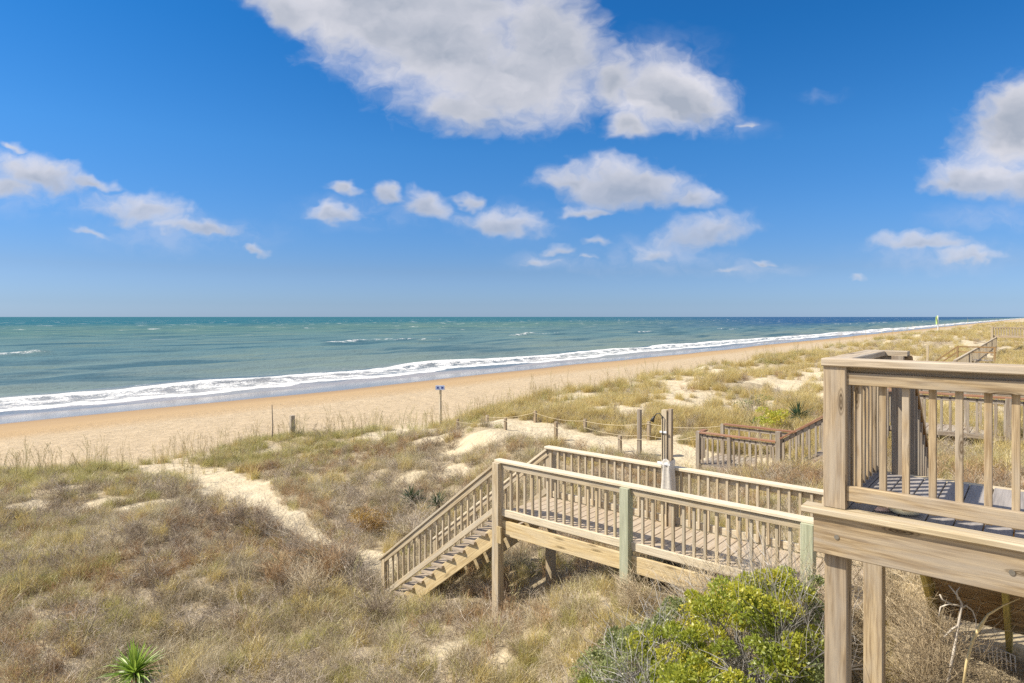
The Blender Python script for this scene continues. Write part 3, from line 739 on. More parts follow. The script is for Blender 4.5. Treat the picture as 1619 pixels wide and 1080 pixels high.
def twigs(n, h, spread, seed, thick=.006, kids=3, depth=2, droop=.0, jit=.25):
    g = np.random.default_rng(seed); vs, fs, tn = [], [], []
    def seg(a, b, r0, r1, tint):
        ax = b - a; L = np.linalg.norm(ax); ax = ax/max(L, 1e-6)
        s = np.cross(ax, [0.3, .5, .81]); s /= np.linalg.norm(s); q = np.cross(ax, s); o = len(vs)
        for P_, r in ((a, r0), (b, r1)):
            for k in range(3):
                an = 2*np.pi*k/3; vs.append(P_ + (s*np.cos(an) + q*np.sin(an))*r); tn.append(tint)
        for k in range(3):
            k2 = (k+1) % 3; fs.append((o+k, o+k2, o+3+k2, o+3+k))
    def grow(p, d, L, r, dep, tint):
        m = 3; pts = [p]
        for i in range(m):
            d = d + g.normal(0, jit, 3)*.6; d[2] += -.10*droop; d = d/np.linalg.norm(d); q = p + d*L/m
            seg(p, q, r*(1 - .22*i), r*(1 - .22*(i+1)), tint); p = q; pts.append((p, d.copy()))
        if dep > 0:
            for k in range(kids):
                j = g.integers(1, m+1); bp, bd = pts[j]
                nd = bd + g.normal(0, .6, 3); nd[2] = abs(nd[2])*.7 + .12 - droop*.3; nd /= np.linalg.norm(nd)
                grow(bp, nd, L*g.uniform(.42, .7), r*.6, dep-1, min(1, max(0, tint + g.normal(0, .15))))
    for i in range(n):
        az = g.uniform(0, 2*np.pi); ln = spread*g.random()
        d = np.array([np.cos(az)*ln, np.sin(az)*ln, 1.0]); d /= np.linalg.norm(d)
        grow(np.array([np.cos(az), np.sin(az), 0])*.08*g.random() + np.array([0, 0, -.03]), d, h*g.uniform(.5, .85), thick, depth, g.random())
    return vs, fs, tn
def raw_mesh(name, parts, mat):
    vs, fs, tn = [], [], []
    for v, f, t in parts:
        o = len(vs); vs += [tuple(x) for x in v]; fs += [tuple(i+o for i in q) for q in f]; tn += list(t)
    me = bpy.data.meshes.new(name); me.from_pydata(vs, [], fs); me.materials.append(mat); fattr(me, 'tint', np.array(tn)); me.update(); return me
def oats(seed):
    g = np.random.default_rng(seed); vs, fs, tn = blades(14, .45, .08, .55, .008, seed=seed)
    for i in range(3):
        az = g.uniform(0, 6.28); h = g.uniform(.65, 1.15); d = np.array([np.cos(az), np.sin(az), 0])*g.uniform(.04, .16)
        prev = None
        for k in range(6):
            f = k/5; c = np.array([0, 0, h*f]) + d*(f**2)*h + (np.array([.15, .02, -.05])*max(0, f-.75)*2)
            r = .0032
            if prev is not None:
                o = len(vs)
                for P_ in (prev, c):
                    for q in range(3): an = 2.094*q; vs.append(P_ + np.array([np.cos(an), np.sin(an), 0])*r); tn.append(.1)
                for q in range(3): fs.append((o+q, o+(q+1) % 3, o+3+(q+1) % 3, o+3+q))
            prev = c
        for k in range(9):
            f = .72 + .28*k/8; c = np.array([0, 0, h*f]) + d*(f**2)*h + (np.array([.15, .02, -.05])*max(0, f-.75)*2)
            dr = g.normal(0, .018, 3); o = len(vs); w = np.array([.006, 0, 0]); 
            vs += [c, c + dr + w, c + dr*1.6 + np.array([0, 0, -.03]), c + dr - w]; tn += [.0]*4; fs.append((o, o+1, o+2, o+3))
    return vs, fs, tn
M['dry'] = leafmat('dry_grass_blades', [(.24, .19, .12), (.44, .365, .235), (.56, .475, .32), (.48, .42, .26), (.68, .59, .43)], .34)
M['olive'] = leafmat('olive_grass_blades', [(.27, .26, .09), (.42, .39, .13), (.51, .47, .18), (.58, .51, .25), (.64, .56, .32)], .42)
M['gold'] = leafmat('golden_grass_blades', [(.40, .30, .12), (.56, .44, .17), (.66, .53, .23), (.60, .51, .20), (.72, .60, .32)], .42)
M['twig'] = leafmat('dry_twigs', [(.20, .155, .115), (.36, .295, .225), (.50, .43, .345), (.64, .57, .47)], 0.0, gloss=0)
M['rust'] = leafmat('rusty_twigs', [(.28, .17, .09), (.42, .27, .15), (.50, .35, .20), (.56, .44, .29)], 0.1, gloss=0)
M['weed'] = leafmat('tan_weed_stems', [(.38, .30, .20), (.52, .42, .28), (.62, .52, .36), (.70, .60, .44)], .1, gloss=0)
M['oat'] = leafmat('sea_oat_stalks', [(.55, .43, .25), (.55, .47, .25), (.46, .45, .19), (.42, .42, .16)], .35)
proto = bpy.data.collections.new('tuft_prototypes')      # never linked to the scene
PI_ = {}
def reg(kind, meshes):
    c = bpy.data.collections.new('prototypes_' + kind)
    for i, me in enumerate(meshes): c.objects.link(bpy.data.objects.new('%s_%02d' % (kind, i), me))
    PI_[kind] = (c, len(meshes))
reg('dry_tuft', [raw_mesh('dry', [blades(95, .32, .17, .85, .0065, .9, 10+i), blades(40, .20, .22, 1.2, .006, 1.0, 40+i)], M['dry']) for i in range(5)])
reg('olive_tuft', [raw_mesh('olive', [blades(100, .29, .17, .7, .0065, .8, 60+i)], M['olive']) for i in range(5)])
reg('gold_tuft', [raw_mesh('gold', [blades(90, .42, .18, .6, .008, .7, 80+i), blades(30, .28, .2, .9, .008, .8, 180+i)], M['gold']) for i in range(5)])
reg('twig_tuft', [raw_mesh('twig', [twigs(7, .28, 1.0, 100+i, .0036, 4, 2)], M['twig']) for i in range(5)])
reg('rust_tuft', [raw_mesh('rust', [twigs(9, .32, .65, 120+i, .0034, 3, 2), blades(25, .28, .12, .6, .006, .6, 140+i)], M['rust']) for i in range(4)])
reg('oat_tuft', [raw_mesh('oat', [oats(160+i)], M['oat']) for i in range(6)])

def scatter(name, kind, X, Y, sc, label, cat):
    n = len(X); s, t = ST(X, Y); z = H(s, t)
    me = bpy.data.meshes.new(name); me.vertices.add(n); me.vertices.foreach_set('co', np.stack([X, Y, z], -1).astype(np.float32).ravel())
    e = rng.normal(0, .16, (n, 3)); e[:, 2] = rng.uniform(0, 6.283, n)
    a = me.attributes.new('rot', 'FLOAT_VECTOR', 'POINT'); a.data.foreach_set('vector', e.astype(np.float32).ravel())
    fattr(me, 'sc', sc)
    a = me.attributes.new('pick', 'INT', 'POINT'); a.data.foreach_set('value', rng.integers(0, PI_[kind][1], n).astype(np.int32))
    o = bpy.data.objects.new(name, me); COL.objects.link(o); tag(o, label, cat, kind='stuff')
    ng = bpy.data.node_groups.new('scatter_' + name, 'GeometryNodeTree')
    ng.interface.new_socket('Geometry', in_out='INPUT', socket_type='NodeSocketGeometry'); ng.interface.new_socket('Geometry', in_out='OUTPUT', socket_type='NodeSocketGeometry')
    nd = ng.nodes; gi = nd.new('NodeGroupInput'); go = nd.new('NodeGroupOutput'); ip = nd.new('GeometryNodeInstanceOnPoints'); ci = nd.new('GeometryNodeCollectionInfo')
    ci.inputs['Collection'].default_value = PI_[kind][0]; ci.inputs['Separate Children'].default_value = True; ci.inputs['Reset Children'].default_value = True
    def na(nm, dt):
        q = nd.new('GeometryNodeInputNamedAttribute'); q.data_type = dt; q.inputs[0].default_value = nm; return [x for x in q.outputs if x.enabled][0]
    er = nd.new('FunctionNodeEulerToRotation'); L = ng.links
    L.new(gi.outputs[0], ip.inputs['Points']); L.new(ci.outputs[0], ip.inputs['Instance']); ip.inputs['Pick Instance'].default_value = True
    L.new(na('pick', 'INT'), ip.inputs['Instance Index']); L.new(na('rot', 'FLOAT_VECTOR'), er.inputs[0]); L.new(er.outputs[0], ip.inputs['Rotation'])
    L.new(na('sc', 'FLOAT'), ip.inputs['Scale']); L.new(ip.outputs[0], go.inputs[0])
    md = o.modifiers.new('scatter', 'NODES'); md.node_group = ng
    return o

# where plants grow
pts = []
def ring(y0, y1, dens, s0, s1, xa=-.95, xb=1.0):
    area = (xb - xa)*(y1**2 - y0**2)/2; n = int(area*dens)
    Y = np.sqrt(rng.uniform(y0**2, y1**2, n)); X = Y*rng.uniform(xa, xb, n)
    return X, Y, rng.uniform(s0, s1, n)
R = [ring(3.5, 9, 38, .6, 1.1, -1.5, 1.5), ring(9, 17, 30, .65, 1.15, -1.2, 1.2), ring(17, 32, 16, .8, 1.25, -1.05, 1.1), ring(32, 70, 4.2, 1.1, 1.7, 0, 1.0), ring(70, 170, 1.0, 1.5, 2.3, .3, 1.0), ring(170, 420, .16, 2.2, 3.4, .5, .95)]
X = np.concatenate([r[0] for r in R]); Y = np.concatenate([r[1] for r in R]); SC = np.concatenate([r[2] for r in R])
s, t = ST(X, Y)
vgp = veg(s, t)
keep = rng.random(len(X)) < vgp*1.1
rail_zone = (s > -1.3) & (s < 4.0) & (t > tA - .05) & (t < tB + .05)
stair_zone = (s >= 4.0) & (s < s_foot + .2) & (t > tA - .1) & (t < tB + .1)
deckst = (s < sD - .1) & (s > sD - 1.6) & (t > tE + .9) & (t < tA)
nbz = (s < sN + .1) & (s > sN2) & (t > tN - .1) & (t < tN2 + .1)
nbf = (s < sN + .4) & (s > sN2 - 2.2) & (t > tN - 1.7) & (t < tN) & (rng.random(len(X)) < .72)
keep &= ~rail_zone & ~nbz & ~nbf & ~(stair_zone & (rng.random(len(X)) < .35)) & ~deckst
keep &= ~((np.abs(s - 3.65 - .6) < 1.1) & (t > 34) & (t < 100) & (rng.random(len(X)) < .9)) & ~((t > 30) & (t < 62) & (s > 3) & (s < 13) & (rng.random(len(X)) < .55))
for (px_, py_, rr2) in [(213, 1078, .60), (650, 800, .22), (692, 806, .2)]:
    hx_, hy_ = hit(px_, py_); keep &= ~(np.hypot(X - hx_, Y - hy_ + .12) < rr2*.9)
keep &= ~((np.hypot(X - 4.5, Y - 5.75) < .62) & (rng.random(len(X)) < .85))
keep &= (s > -40) & (np.hypot(X, Y) > 3.2)
X, Y, SC, s, t = X[keep], Y[keep], SC[keep], s[keep], t[keep]
sc_ = crest_s(t)
crest = sm(4.5, 1.2, np.abs(s - sc_ - .2)); right = sm(15, 24, t + .35*np.maximum(0, 9 - s)); front = sm(9.5, 7.5, Y)*sm(-3, 1, X)
n1 = fbm(s/2.2 + 51, t/2.2 + 3, 3); n2 = fbm(s/1.5 + 21, t/1.5 + 33, 3); n3 = fbm(s/3.0 + 81, t/3.0 + 13, 3)
w = np.stack([
    (1.2 + 1.4*front)*(1 - .7*crest)*(1 - .55*right)*sm(.3, .6, 1 - n1 + .2) + .15,                 # dry
    .20 + 2.2*crest*(1 - .5*right) + .9*sm(.54, .66, n3)*(1 - .3*right) + .35*front,                # olive
    2.3*right*(1 - .3*crest) + .12 + .5*front,                                                      # gold
    (.40 + 2.8*sm(.43, .60, n2)*(1 - .75*right))*(1 - .8*crest) ,                                   # twig
    (.05 + 1.5*sm(.54, .64, n1)*(1 - .5*right))*(1 - .9*crest),                                     # rust
    .02 + .30*crest + .03*right], -1)                                                               # oats
w /= w.sum(1, keepdims=True)
kind = (rng.random(len(X))[:, None] > np.cumsum(w, 1)).sum(1).clip(0, 5)
names = [('dry_grass', 'dry_tuft', 'dry beige dune grass covering the sand'), ('green_grass', 'olive_tuft', 'olive green beach grass on the dunes'),
         ('golden_grass', 'gold_tuft', 'golden grass covering the dunes beside the boardwalks'), ('weeds', 'twig_tuft', 'grey brown dead twiggy weeds among the grass'),
         ('brown_weeds', 'rust_tuft', 'rusty brown dried weeds among the grass'), ('sea_oats_grass', 'oat_tuft', 'tall thin sea oat stalks along the dune crest')]
for k, (nm, pk, lb) in enumerate(names):
    q = kind == k
    sc2 = SC[q]*np.where((s[q] > -1) & (s[q] < 4.4) & (np.abs(t[q] - 8.5) < 1.6), .7, 1.0)
    scatter(nm, pk, X[q], Y[q], sc2*(rng.uniform(.8, 1.6, len(sc2)) if k == 3 else 1.0), lb, 'weeds' if 'weed' in nm else 'grass')
# thin sea oats standing out over the beach, in front of the crest
tq = np.concatenate([rng.uniform(-12, 30, 520), rng.uniform(30, 60, 90)]); sq = crest_s(tq) + rng.uniform(-1.5, 4.0, len(tq))
scatter('tall_grass', 'oat_tuft', U[0]*sq + V[0]*tq, U[1]*sq + V[1]*tq, rng.uniform(.7, 1.05, len(tq)), 'sparse tall oat stalks rising over the beach sand', 'grass')

# ------------------------------------------------------------------ shrubs and yuccas as single plants
def leaves(n, centers, radii, size, seed, mat, name, parent, tone=(0, 1)):
    g = np.random.default_rng(seed); vs, fs, tn = [], [], []
    P_, Nn, Tn = [], [], []
    for (c, r, tone_) in zip(centers, radii, g.uniform(tone[0], tone[1], len(centers))):
        k = n//len(centers); d = g.normal(0, 1, (k, 3)); d /= np.linalg.norm(d, axis=1)[:, None]; d[:, 2] = np.abs(d[:, 2])*1.0 - .15
        rad = r*(.55 + .5*g.random(k)**.6)
        P_.append(np.array(c) + d*rad[:, None]*np.array([1, 1, .8])); Nn.append(d); Tn.append(np.clip(tone_ + g.normal(0, .18, k), 0, 1))
    P_ = np.concatenate(P_); Nn = np.concatenate(Nn); Tn = np.concatenate(Tn)
    for p, d, t_ in zip(P_, Nn, Tn):
        a = g.normal(0, 1, 3) + d*.8; a /= np.linalg.norm(a); b = np.cross(a, g.normal(0, 1, 3)); b /= np.linalg.norm(b)
        L = size*g.uniform(.7, 1.3); o = len(vs)
        vs += [p, p + a*L*.5 + b*L*.26, p + a*L, p + a*L*.5 - b*L*.26]; fs.append((o, o+1, o+2, o+3)); tn += [t_]*4
    base = np.array(parent.location); vs = [v - base for v in vs]
    o = bpy.data.objects.new(name, raw_mesh(name, [(vs, fs, tn)], mat)); COL.objects.link(o); o.parent = parent; return o
def twigpart(name, parent, n, h, spread, seed, mat, **kw):
    o = bpy.data.objects.new(name, raw_mesh(name, [twigs(n, h, spread, seed, **kw)], mat)); COL.objects.link(o); o.parent = parent; return o
M['leaf_y'] = leafmat('yellow_green_leaves', [(.26, .32, .05), (.38, .42, .05), (.52, .52, .06), (.62, .56, .07), (.62, .46, .08)], .5)
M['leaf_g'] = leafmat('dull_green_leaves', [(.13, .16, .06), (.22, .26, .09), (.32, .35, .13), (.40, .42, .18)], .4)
M['leaf_b'] = leafmat('blue_green_leaves', [(.025, .06, .035), (.05, .10, .055), (.09, .15, .07)], .25)
M['yucca'] = leafmat('yucca_blades', [(.30, .24, .11), (.16, .27, .035), (.24, .38, .05), (.36, .50, .08), (.48, .55, .14)], .4, gloss=.2)
M['yucca_d'] = leafmat('dark_yucca_blades', [(.22, .18, .10), (.05, .085, .045), (.07, .11, .05), (.12, .16, .07)], .25)
# the big green shrub before the boardwalk
bx, by = 2.15, 5.9; bz = h1(bx, by)
bush = root('green_shrub', (bx, by, bz), 'big sprawling yellow-green leafy shrub with grey twigs before the boardwalk', 'shrub')
g = np.random.default_rng(5); cy, ry, cg, rg = [], [], [], []
def shrub_top(x_, y_):
    # its outline: a low mound falling away towards the sea
    px = x_/y_*1000 + 809.5
    return px
for i in range(260):
    y_ = g.uniform(4.9, 6.9); px = g.uniform(925, 1292); x_ = (px - 809.5)/1000*y_
    prof = np.interp(px, [915, 948, 1000, 1050, 1100, 1150, 1200, 1240, 1270, 1300], [1075, 1030, 995, 972, 950, 930, 908, 900, 912, 945])
    zt = CAMZ - (prof - 501)/1000*6.4
    depthf = 1 - ((y_ - 6.0)/1.5)**2*.75
    zg = h1(x_, y_); z_ = zg + (zt - zg)*np.clip(depthf, .25, 1)*np.clip(g.normal(.90, .13), .45, 1.12)*(.84 + .32*fbm(np.array([px/38.]), np.array([y_*3.]), 2)[0]) - .02
    r = g.uniform(.07, .17)
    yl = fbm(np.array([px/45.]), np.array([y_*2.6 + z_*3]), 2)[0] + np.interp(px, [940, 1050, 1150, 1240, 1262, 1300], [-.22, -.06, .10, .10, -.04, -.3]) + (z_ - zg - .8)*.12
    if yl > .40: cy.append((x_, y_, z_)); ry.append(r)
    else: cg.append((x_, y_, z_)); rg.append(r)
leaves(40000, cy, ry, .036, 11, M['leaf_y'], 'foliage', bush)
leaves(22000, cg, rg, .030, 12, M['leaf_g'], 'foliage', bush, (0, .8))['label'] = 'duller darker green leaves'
bb = []
for i in range(40):
    vv, ff, tt2 = twigs(5, 1.15, 1.1, 300+i, thick=.008, kids=4, depth=2)
    px = g.uniform(980, 1285); y_ = g.uniform(5.2, 6.6); x_ = (px - 809.5)/1000*y_
    off = np.array([x_ - bx, y_ - by, h1(x_, y_) - bz]); hk = (CAMZ - (np.interp(px, [915, 948, 1000, 1050, 1100, 1150, 1200, 1240, 1270, 1300], [1075, 1030, 995, 972, 950, 930, 908, 900, 912, 945]) - 501)/1000*6.4 - h1(x_, y_))*(1 - ((y_ - 6.0)/1.5)**2*.75)/1.1
    bb.append(([np.array(q)*np.array([.8, .8, max(.4, hk*1.08)]) + off for q in vv], ff, tt2))
M['grey_twig'] = leafmat('grey_twigs', [(.22, .20, .18), (.36, .34, .32), (.48, .46, .44), (.58, .56, .54)], 0.0, gloss=0)
o = bpy.data.objects.new('branches', raw_mesh('branches', bb, M['grey_twig'])); COL.objects.link(o); o.parent = bush

def yucca(px, py, rad, n, mat, label, seed, wid=.026, group=None, XY=None):
    x_, y_ = XY or hit(px, py); z_ = h1(x_, y_)
    r = root('yucca', (x_, y_, z_), label, 'yucca', group); g = np.random.default_rng(seed); vs, fs, tn = [], [], []
    c = np.array([0, 0, .10*rad/.45])
    for i in range(n):
        az = g.uniform(0, 6.283); el = math.radians(g.uniform(-12, 88)); d = np.array([math.cos(az)*math.cos(el), math.sin(az)*math.cos(el), math.sin(el)])
        sd = np.cross(d, [0, 0, 1]); sd /= np.linalg.norm(sd) + 1e-6; up = np.cross(sd, d); L = rad*g.uniform(.55, 1.12); bend = g.uniform(.05, .40); o = len(vs); tint = np.clip(.12 + .9*math.sin(el) + g.normal(0, .18), 0, 1)
        for k in range(5):
            f = k/4; w_ = wid*[.7, 1, .9, .6, 0][k]; p = c + d*L*f - np.array([0, 0, bend*L*f*f*f*math.cos(el)]) + sd*L*f*f*(bend - .2)*.3
            if k < 4: vs += [p - sd*w_/2 + up*w_*.18, p - up*w_*.1, p + sd*w_/2 + up*w_*.18]; tn += [tint]*3
            else: vs.append(p); tn.append(tint)
        for k in range(3):
            a = o + k*3; fs += [(a, a+1, a+4, a+3), (a+1, a+2, a+5, a+4)]
        a = o + 9; fs += [(a, a+1, a+3), (a+1, a+2, a+3)]
    ob = bpy.data.objects.new('leaves', raw_mesh('leaves', [(vs, fs, tn)], mat)); COL.objects.link(ob); ob.parent = r
    MB().tube([(x_, y_, z_-.1), (x_, y_, z_+.12*rad/.45)], [.05, .04], 8).build('trunk', M['dark_wood'], r)
    return r
yucca(213, 1078, .47, 150, M['yucca'], 'bright green spiky yucca at the lower edge of the dry grass', 1, .03)
yucca(650, 800, .55, 90, M['yucca_d'], 'dark spiky yucca above the stair rail, the one farther from the rail', 2, .034)
yucca(692, 806, .45, 80, M['yucca_d'], 'dark spiky yucca above the stair rail, half hidden behind the rail', 3, .032)
yucca(1262, 668, .75, 90, M['leaf_b'], 'large blue-green spiky plant beyond the neighbour stair rail', 4, .05)
yucca(1193, 680, .40, 60, M['leaf_b'], 'small blue-green spiky plant behind the reddish landing', 5, .045)
def shrub(name, px, py, h, spread, n, mat, label, seed, leaf=None, XY=None, **kw):
    x_, y_ = XY or hit(px, py); r = root(name, (x_, y_, h1(x_, y_)), label, 'shrub')
    twigpart('branches', r, n, h, spread, seed, mat, **kw)
    if leaf:
        lm, cnt, size = leaf; g = np.random.default_rng(seed)
        cs = [(x_ + g.normal(0, h*spread*.35), y_ + g.normal(0, h*spread*.35), r.location.z + h*g.uniform(.25, .75)) for _ in range(14)]
        leaves(cnt, cs, [h*.28]*14, size, seed, lm, 'foliage', r)
    return r
shrub('bayberry_shrub', 1228, 682, .8, 1.0, 14, M['twig'], 'yellow-green leafy bush between the two blue-green spiky plants', 31, (M['leaf_y'], 1500, .07))
shrub('dark_shrub', 1185, 655, .9, 1.1, 22, M['twig'], 'dark grey twiggy bush on the dune above the small spiky plant', 32, (M['leaf_g'], 700, .05), thick=.012)
shrub('dead_shrub', 575, 950, .85, .9, 34, M['twig'], 'dense dead grey-brown shrub at the foot of the boardwalk stair', 33, thick=.008, kids=4)
shrub('dead_shrub', 515, 925, .9, .8, 30, M['rust'], 'dense rusty brown dead shrub left of the grey shrub by the stair foot', 34, thick=.007, kids=4)
shrub('orange_shrub', 585, 850, .75, .8, 22, M['rust'], 'orange-brown bushy shrub beside the bend of the sand path', 35, (leafmat('orange_leaves', [(.26, .15, .03), (.36, .22, .04), (.42, .28, .07)], .3), 2200, .035), thick=.008, kids=4)
shrub('purple_shrub', 650, 850, .85, 1.0, 26, M['twig'], 'purplish grey twiggy shrub between orange shrub and stair rail', 36, thick=.007, kids=4)
for i_, (px_, py_, h_, mt_, lb_) in enumerate([(470, 890, .85, 'twig', 'purple-brown dead shrub midway along the thicket before the sand path'), (540, 905, .95, 'twig', 'tallest grey dead shrub of the thicket left of the stair foot'), (490, 950, .7, 'weed', 'pale dead shrub on the near side of the thicket by the stair'),
        (440, 930, .7, 'rust', 'reddish dead shrub at the far end of the thicket from the stair'), (375, 830, .6, 'twig', 'small dead shrub beside the upper sand path'), (600, 985, .6, 'twig', 'low dead shrub just below the foot post of the stair')]):
    shrub('dead_shrub', px_, py_, h_, .8, 44, M[mt_], lb_, 80+i_, thick=.0055, kids=4)
shrub('dead_shrub', 415, 850, .8, .9, 28, M['twig'], 'tall grey dead weed clump rising before the sand path', 37, thick=.006, kids=4)
shrub('dead_shrub', 130, 1010, .6, 1.6, 30, M['twig'], 'low arching grey dead clump up the slope from the bright yucca', 38, thick=.007, kids=3, droop=1.2)
shrub('dead_shrub', 300, 1000, .55, 1.5, 30, M['twig'], 'arching grey dead clump just behind the bright yucca', 39, thick=.007, kids=3, droop=1.2)
shrub('dead_shrub', 235, 925, .6, 1.3, 26, M['twig'], 'dark grey dead clump on the slope well above the bright yucca', 40, thick=.007, kids=3, droop=.8)
shrub('dead_shrub', 1450, 1040, .95, .7, 40, M['weed'], 'tall brittle tan dead shrub between the two deck support posts and the stair', 41, thick=.006, kids=4, XY=(4.0, 6.1))
for i_, (xy_, h_, lb_) in enumerate([((3.55, 6.9), .95, 'tan dry weed clump behind the second deck support post'), ((4.3, 7.2), 1.0, 'tan dry weed clump against the stringer under the deck stair'),
        ((3.75, 5.75), .75, 'low dry weed clump right beside the second deck support post'), ((2.2, 7.6), .75, 'dry weed clump hiding the bottom rail of the boardwalk'), ((1.55, 8.0), .55, 'low dry weed clump beside the green middle post of the boardwalk'), ((2.75, 7.35), .8, 'dry weed clump rising over the boardwalk bottom rail behind the green shrub'), ((3.1, 6.9), .8, 'dry weed clump at the foot of the green end post'), ((4.25, 5.5), .28, 'low dry weed clump in front of the wire edging')]):
    shrub('dry_weed', 0, 0, h_, .8, 60, M['weed'], lb_, 60+i_, XY=xy_, thick=.0045, kids=4)
shrub('dead_shrub', 1270, 1000, .9, .8, 24, M['twig'], 'dark dead twigs against the outer deck support post', 42, thick=.008, kids=4, XY=(2.75, 6.2))
# bare curling branch and tan stalk below the deck
Yq = 5.6
def pz(px, py, Y): return Vector(((px - 809.5)/1000*Y, Y, CAMZ - (py - 501)/1000*Y))
br = root('bare_branch', pz(1512, 1010, Yq), 'pale bare curling branch below the deck rim', 'branch')
M['pale_branch'] = plain('pale_branch', (.60, .54, .46), .9)
M['stalk'] = plain('tan_stalk', (.66, .52, .27), .8)
MB().tube([pz(1496, 1092, Yq), pz(1508, 1030, Yq), pz(1515, 990, Yq), pz(1521, 955, Yq), pz(1514, 942, Yq), pz(1500, 925, Yq)], [.013, .012, .011, .010, .008, .005], 6).build('limb', M['pale_branch'], br, True)
for q in ([(1519, 962), (1527, 957), (1538, 966), (1543, 980), (1543, 998)], [(1519, 958), (1500, 955), (1487, 960), (1484, 975)], [(1505, 955), (1490, 948), (1486, 940)], [(1515, 948), (1512, 935), (1518, 928)], [(1521, 985), (1505, 995), (1492, 1008)]):
    MB().tube([pz(a, b, Yq) for a, b in q], [.009 - .0014*i for i in range(len(q))], 6).build('twig', M['pale_branch'], br, True)
sk = MB().tube([pz(1523, 1085, 5.0), pz(1528, 1048, 5.0), pz(1538, 1012, 5.0), pz(1550, 990, 5.0), pz(1562, 972, 5.0), pz(1585, 958, 5.0), pz(1612, 946, 5.0)], [.010, .010, .011, .014, .009, .006, .004], 7).build('dry_stalk', M['stalk'], None, True)
tag(sk, 'tan dry stalk bending up to the right below the deck rim'.replace(' to the right', ''), 'stalk')

# ------------------------------------------------------------------ light, sky, camera
EL = math.radians(47); AZ = Vector((-1.0, -.10)).normalized()
tosun = Vector((AZ.x*math.cos(EL), AZ.y*math.cos(EL), math.sin(EL)))
sl_ = bpy.data.lights.new('sun', 'SUN'); sl_.energy = 4.8; sl_.angle = math.radians(.53); sl_.color = (1, .91, .76)
so = bpy.data.objects.new('sun', sl_); COL.objects.link(so); so.rotation_euler = tosun.to_track_quat('Z', 'Y').to_euler(); so.location = (-20, 0, 30)

wd = bpy.data.worlds.new('World'); scene.world = wd; wd.use_nodes = True
N = NT(wd.node_tree); out = N.add('ShaderNodeOutputWorld')
sky = N.add('ShaderNodeTexSky', sky_type='NISHITA'); sky.sun_disc = False; sky.sun_elevation = EL; sky.sun_rotation = math.atan2(AZ.x, AZ.y) % (2*math.pi)
sky.altitude = 0; sky.air_density = 1.0; sky.dust_density = .35; sky.ozone_density = 4.0
hs = N.add('ShaderNodeHueSaturation', {'Saturation': 1.22, 'Value': 1.0, 'Hue': .5}); N.l.new(sky.outputs[0], hs.inputs['Color'])
dirn = N.add('ShaderNodeTexCoord').outputs['Generated']
sx = N.add('ShaderNodeSeparateXYZ'); N.l.new(dirn, sx.inputs[0])
yy = N.math('MAXIMUM', sx.outputs[1], .08)
pu = N.math('DIVIDE', sx.outputs[0], yy); pv = N.math('DIVIDE', sx.outputs[2], yy)
pvec = N.comb(pu, pv, 0.0)
w1 = N.noise(N.scalev(pvec, 9, 12, 1), 1.0, 3, .5); w2 = N.noise(N.scalev(N.vmath('ADD', pvec, (3.1, 1.7, 0)), 9, 12, 1), 1.0, 3, .5)
warp = N.vmath('ADD', pvec, N.comb(N.math('MULTIPLY', N.math('SUBTRACT', w1, .5), .06), N.math('MULTIPLY', N.math('SUBTRACT', w2, .5), .045), 0.0))
w3 = N.noise(N.scalev(pvec, 30, 40, 1), 1.0, 2, .5); w4 = N.noise(N.scalev(N.vmath('ADD', pvec, (5.3, 2.7, 0)), 30, 40, 1), 1.0, 2, .5)
warp = N.vmath('ADD', warp, N.comb(N.math('MULTIPLY', N.math('SUBTRACT', w3, .5), .045), N.math('MULTIPLY', N.math('SUBTRACT', w4, .5), .030), 0.0))
blobs = [  # direction of each cloud lobe: (x, y, rx, ry, tilt, weight)
 (560,25,175,75,24,1),(700,70,210,110,14,1),(800,125,165,92,0,1),(640,0,240,60,8,1),(860,70,100,120,-12,1),(730,170,105,45,8,1),
 (1055,150,95,68,10,1),(1000,205,48,30,-10,.9),(1100,160,55,38,25,1),(975,130,50,60,0,.85),(450,15,90,45,28,.95),
 (55,280,95,34,8,.95),(10,300,70,28,0,.8),(140,290,70,16,12,.7),(20,237,45,14,5,.6),
 (225,335,95,28,5,.95),(310,362,85,15,6,.85),(145,370,50,12,8,.5),(402,397,30,9,2,.75),
 (535,343,62,15,0,.85),(545,308,48,15,12,.7),(610,308,30,20,15,.85),(675,330,46,28,20,.95),(740,318,34,18,25,.7),
 (795,358,82,25,4,.95),(985,303,130,42,4,1),(905,290,55,32,15,.95),(1090,318,58,24,10,.95),(925,335,60,16,-5,.75),
 (1120,370,85,28,-8,.9),(885,396,40,16,0,.7),(937,381,30,12,8,.75),(850,418,45,14,-5,.6),(925,408,25,11,0,.6),(1030,405,55,20,-10,.68),
 (1150,428,55,10,0,.5),(1212,417,20,9,0,.7),
 (1600,210,95,75,-30,1),(1560,285,105,38,4,1),(1640,180,80,70,0,1),(1510,285,58,28,-10,.9),(1660,290,90,45,0,1),
 (1460,385,100,20,3,.85),(1540,405,70,14,-3,.8),(1357,443,28,9,0,.5),(1180,195,40,12,-8,.4)]
fld = None; vs0, vs1 = .05, 0.0
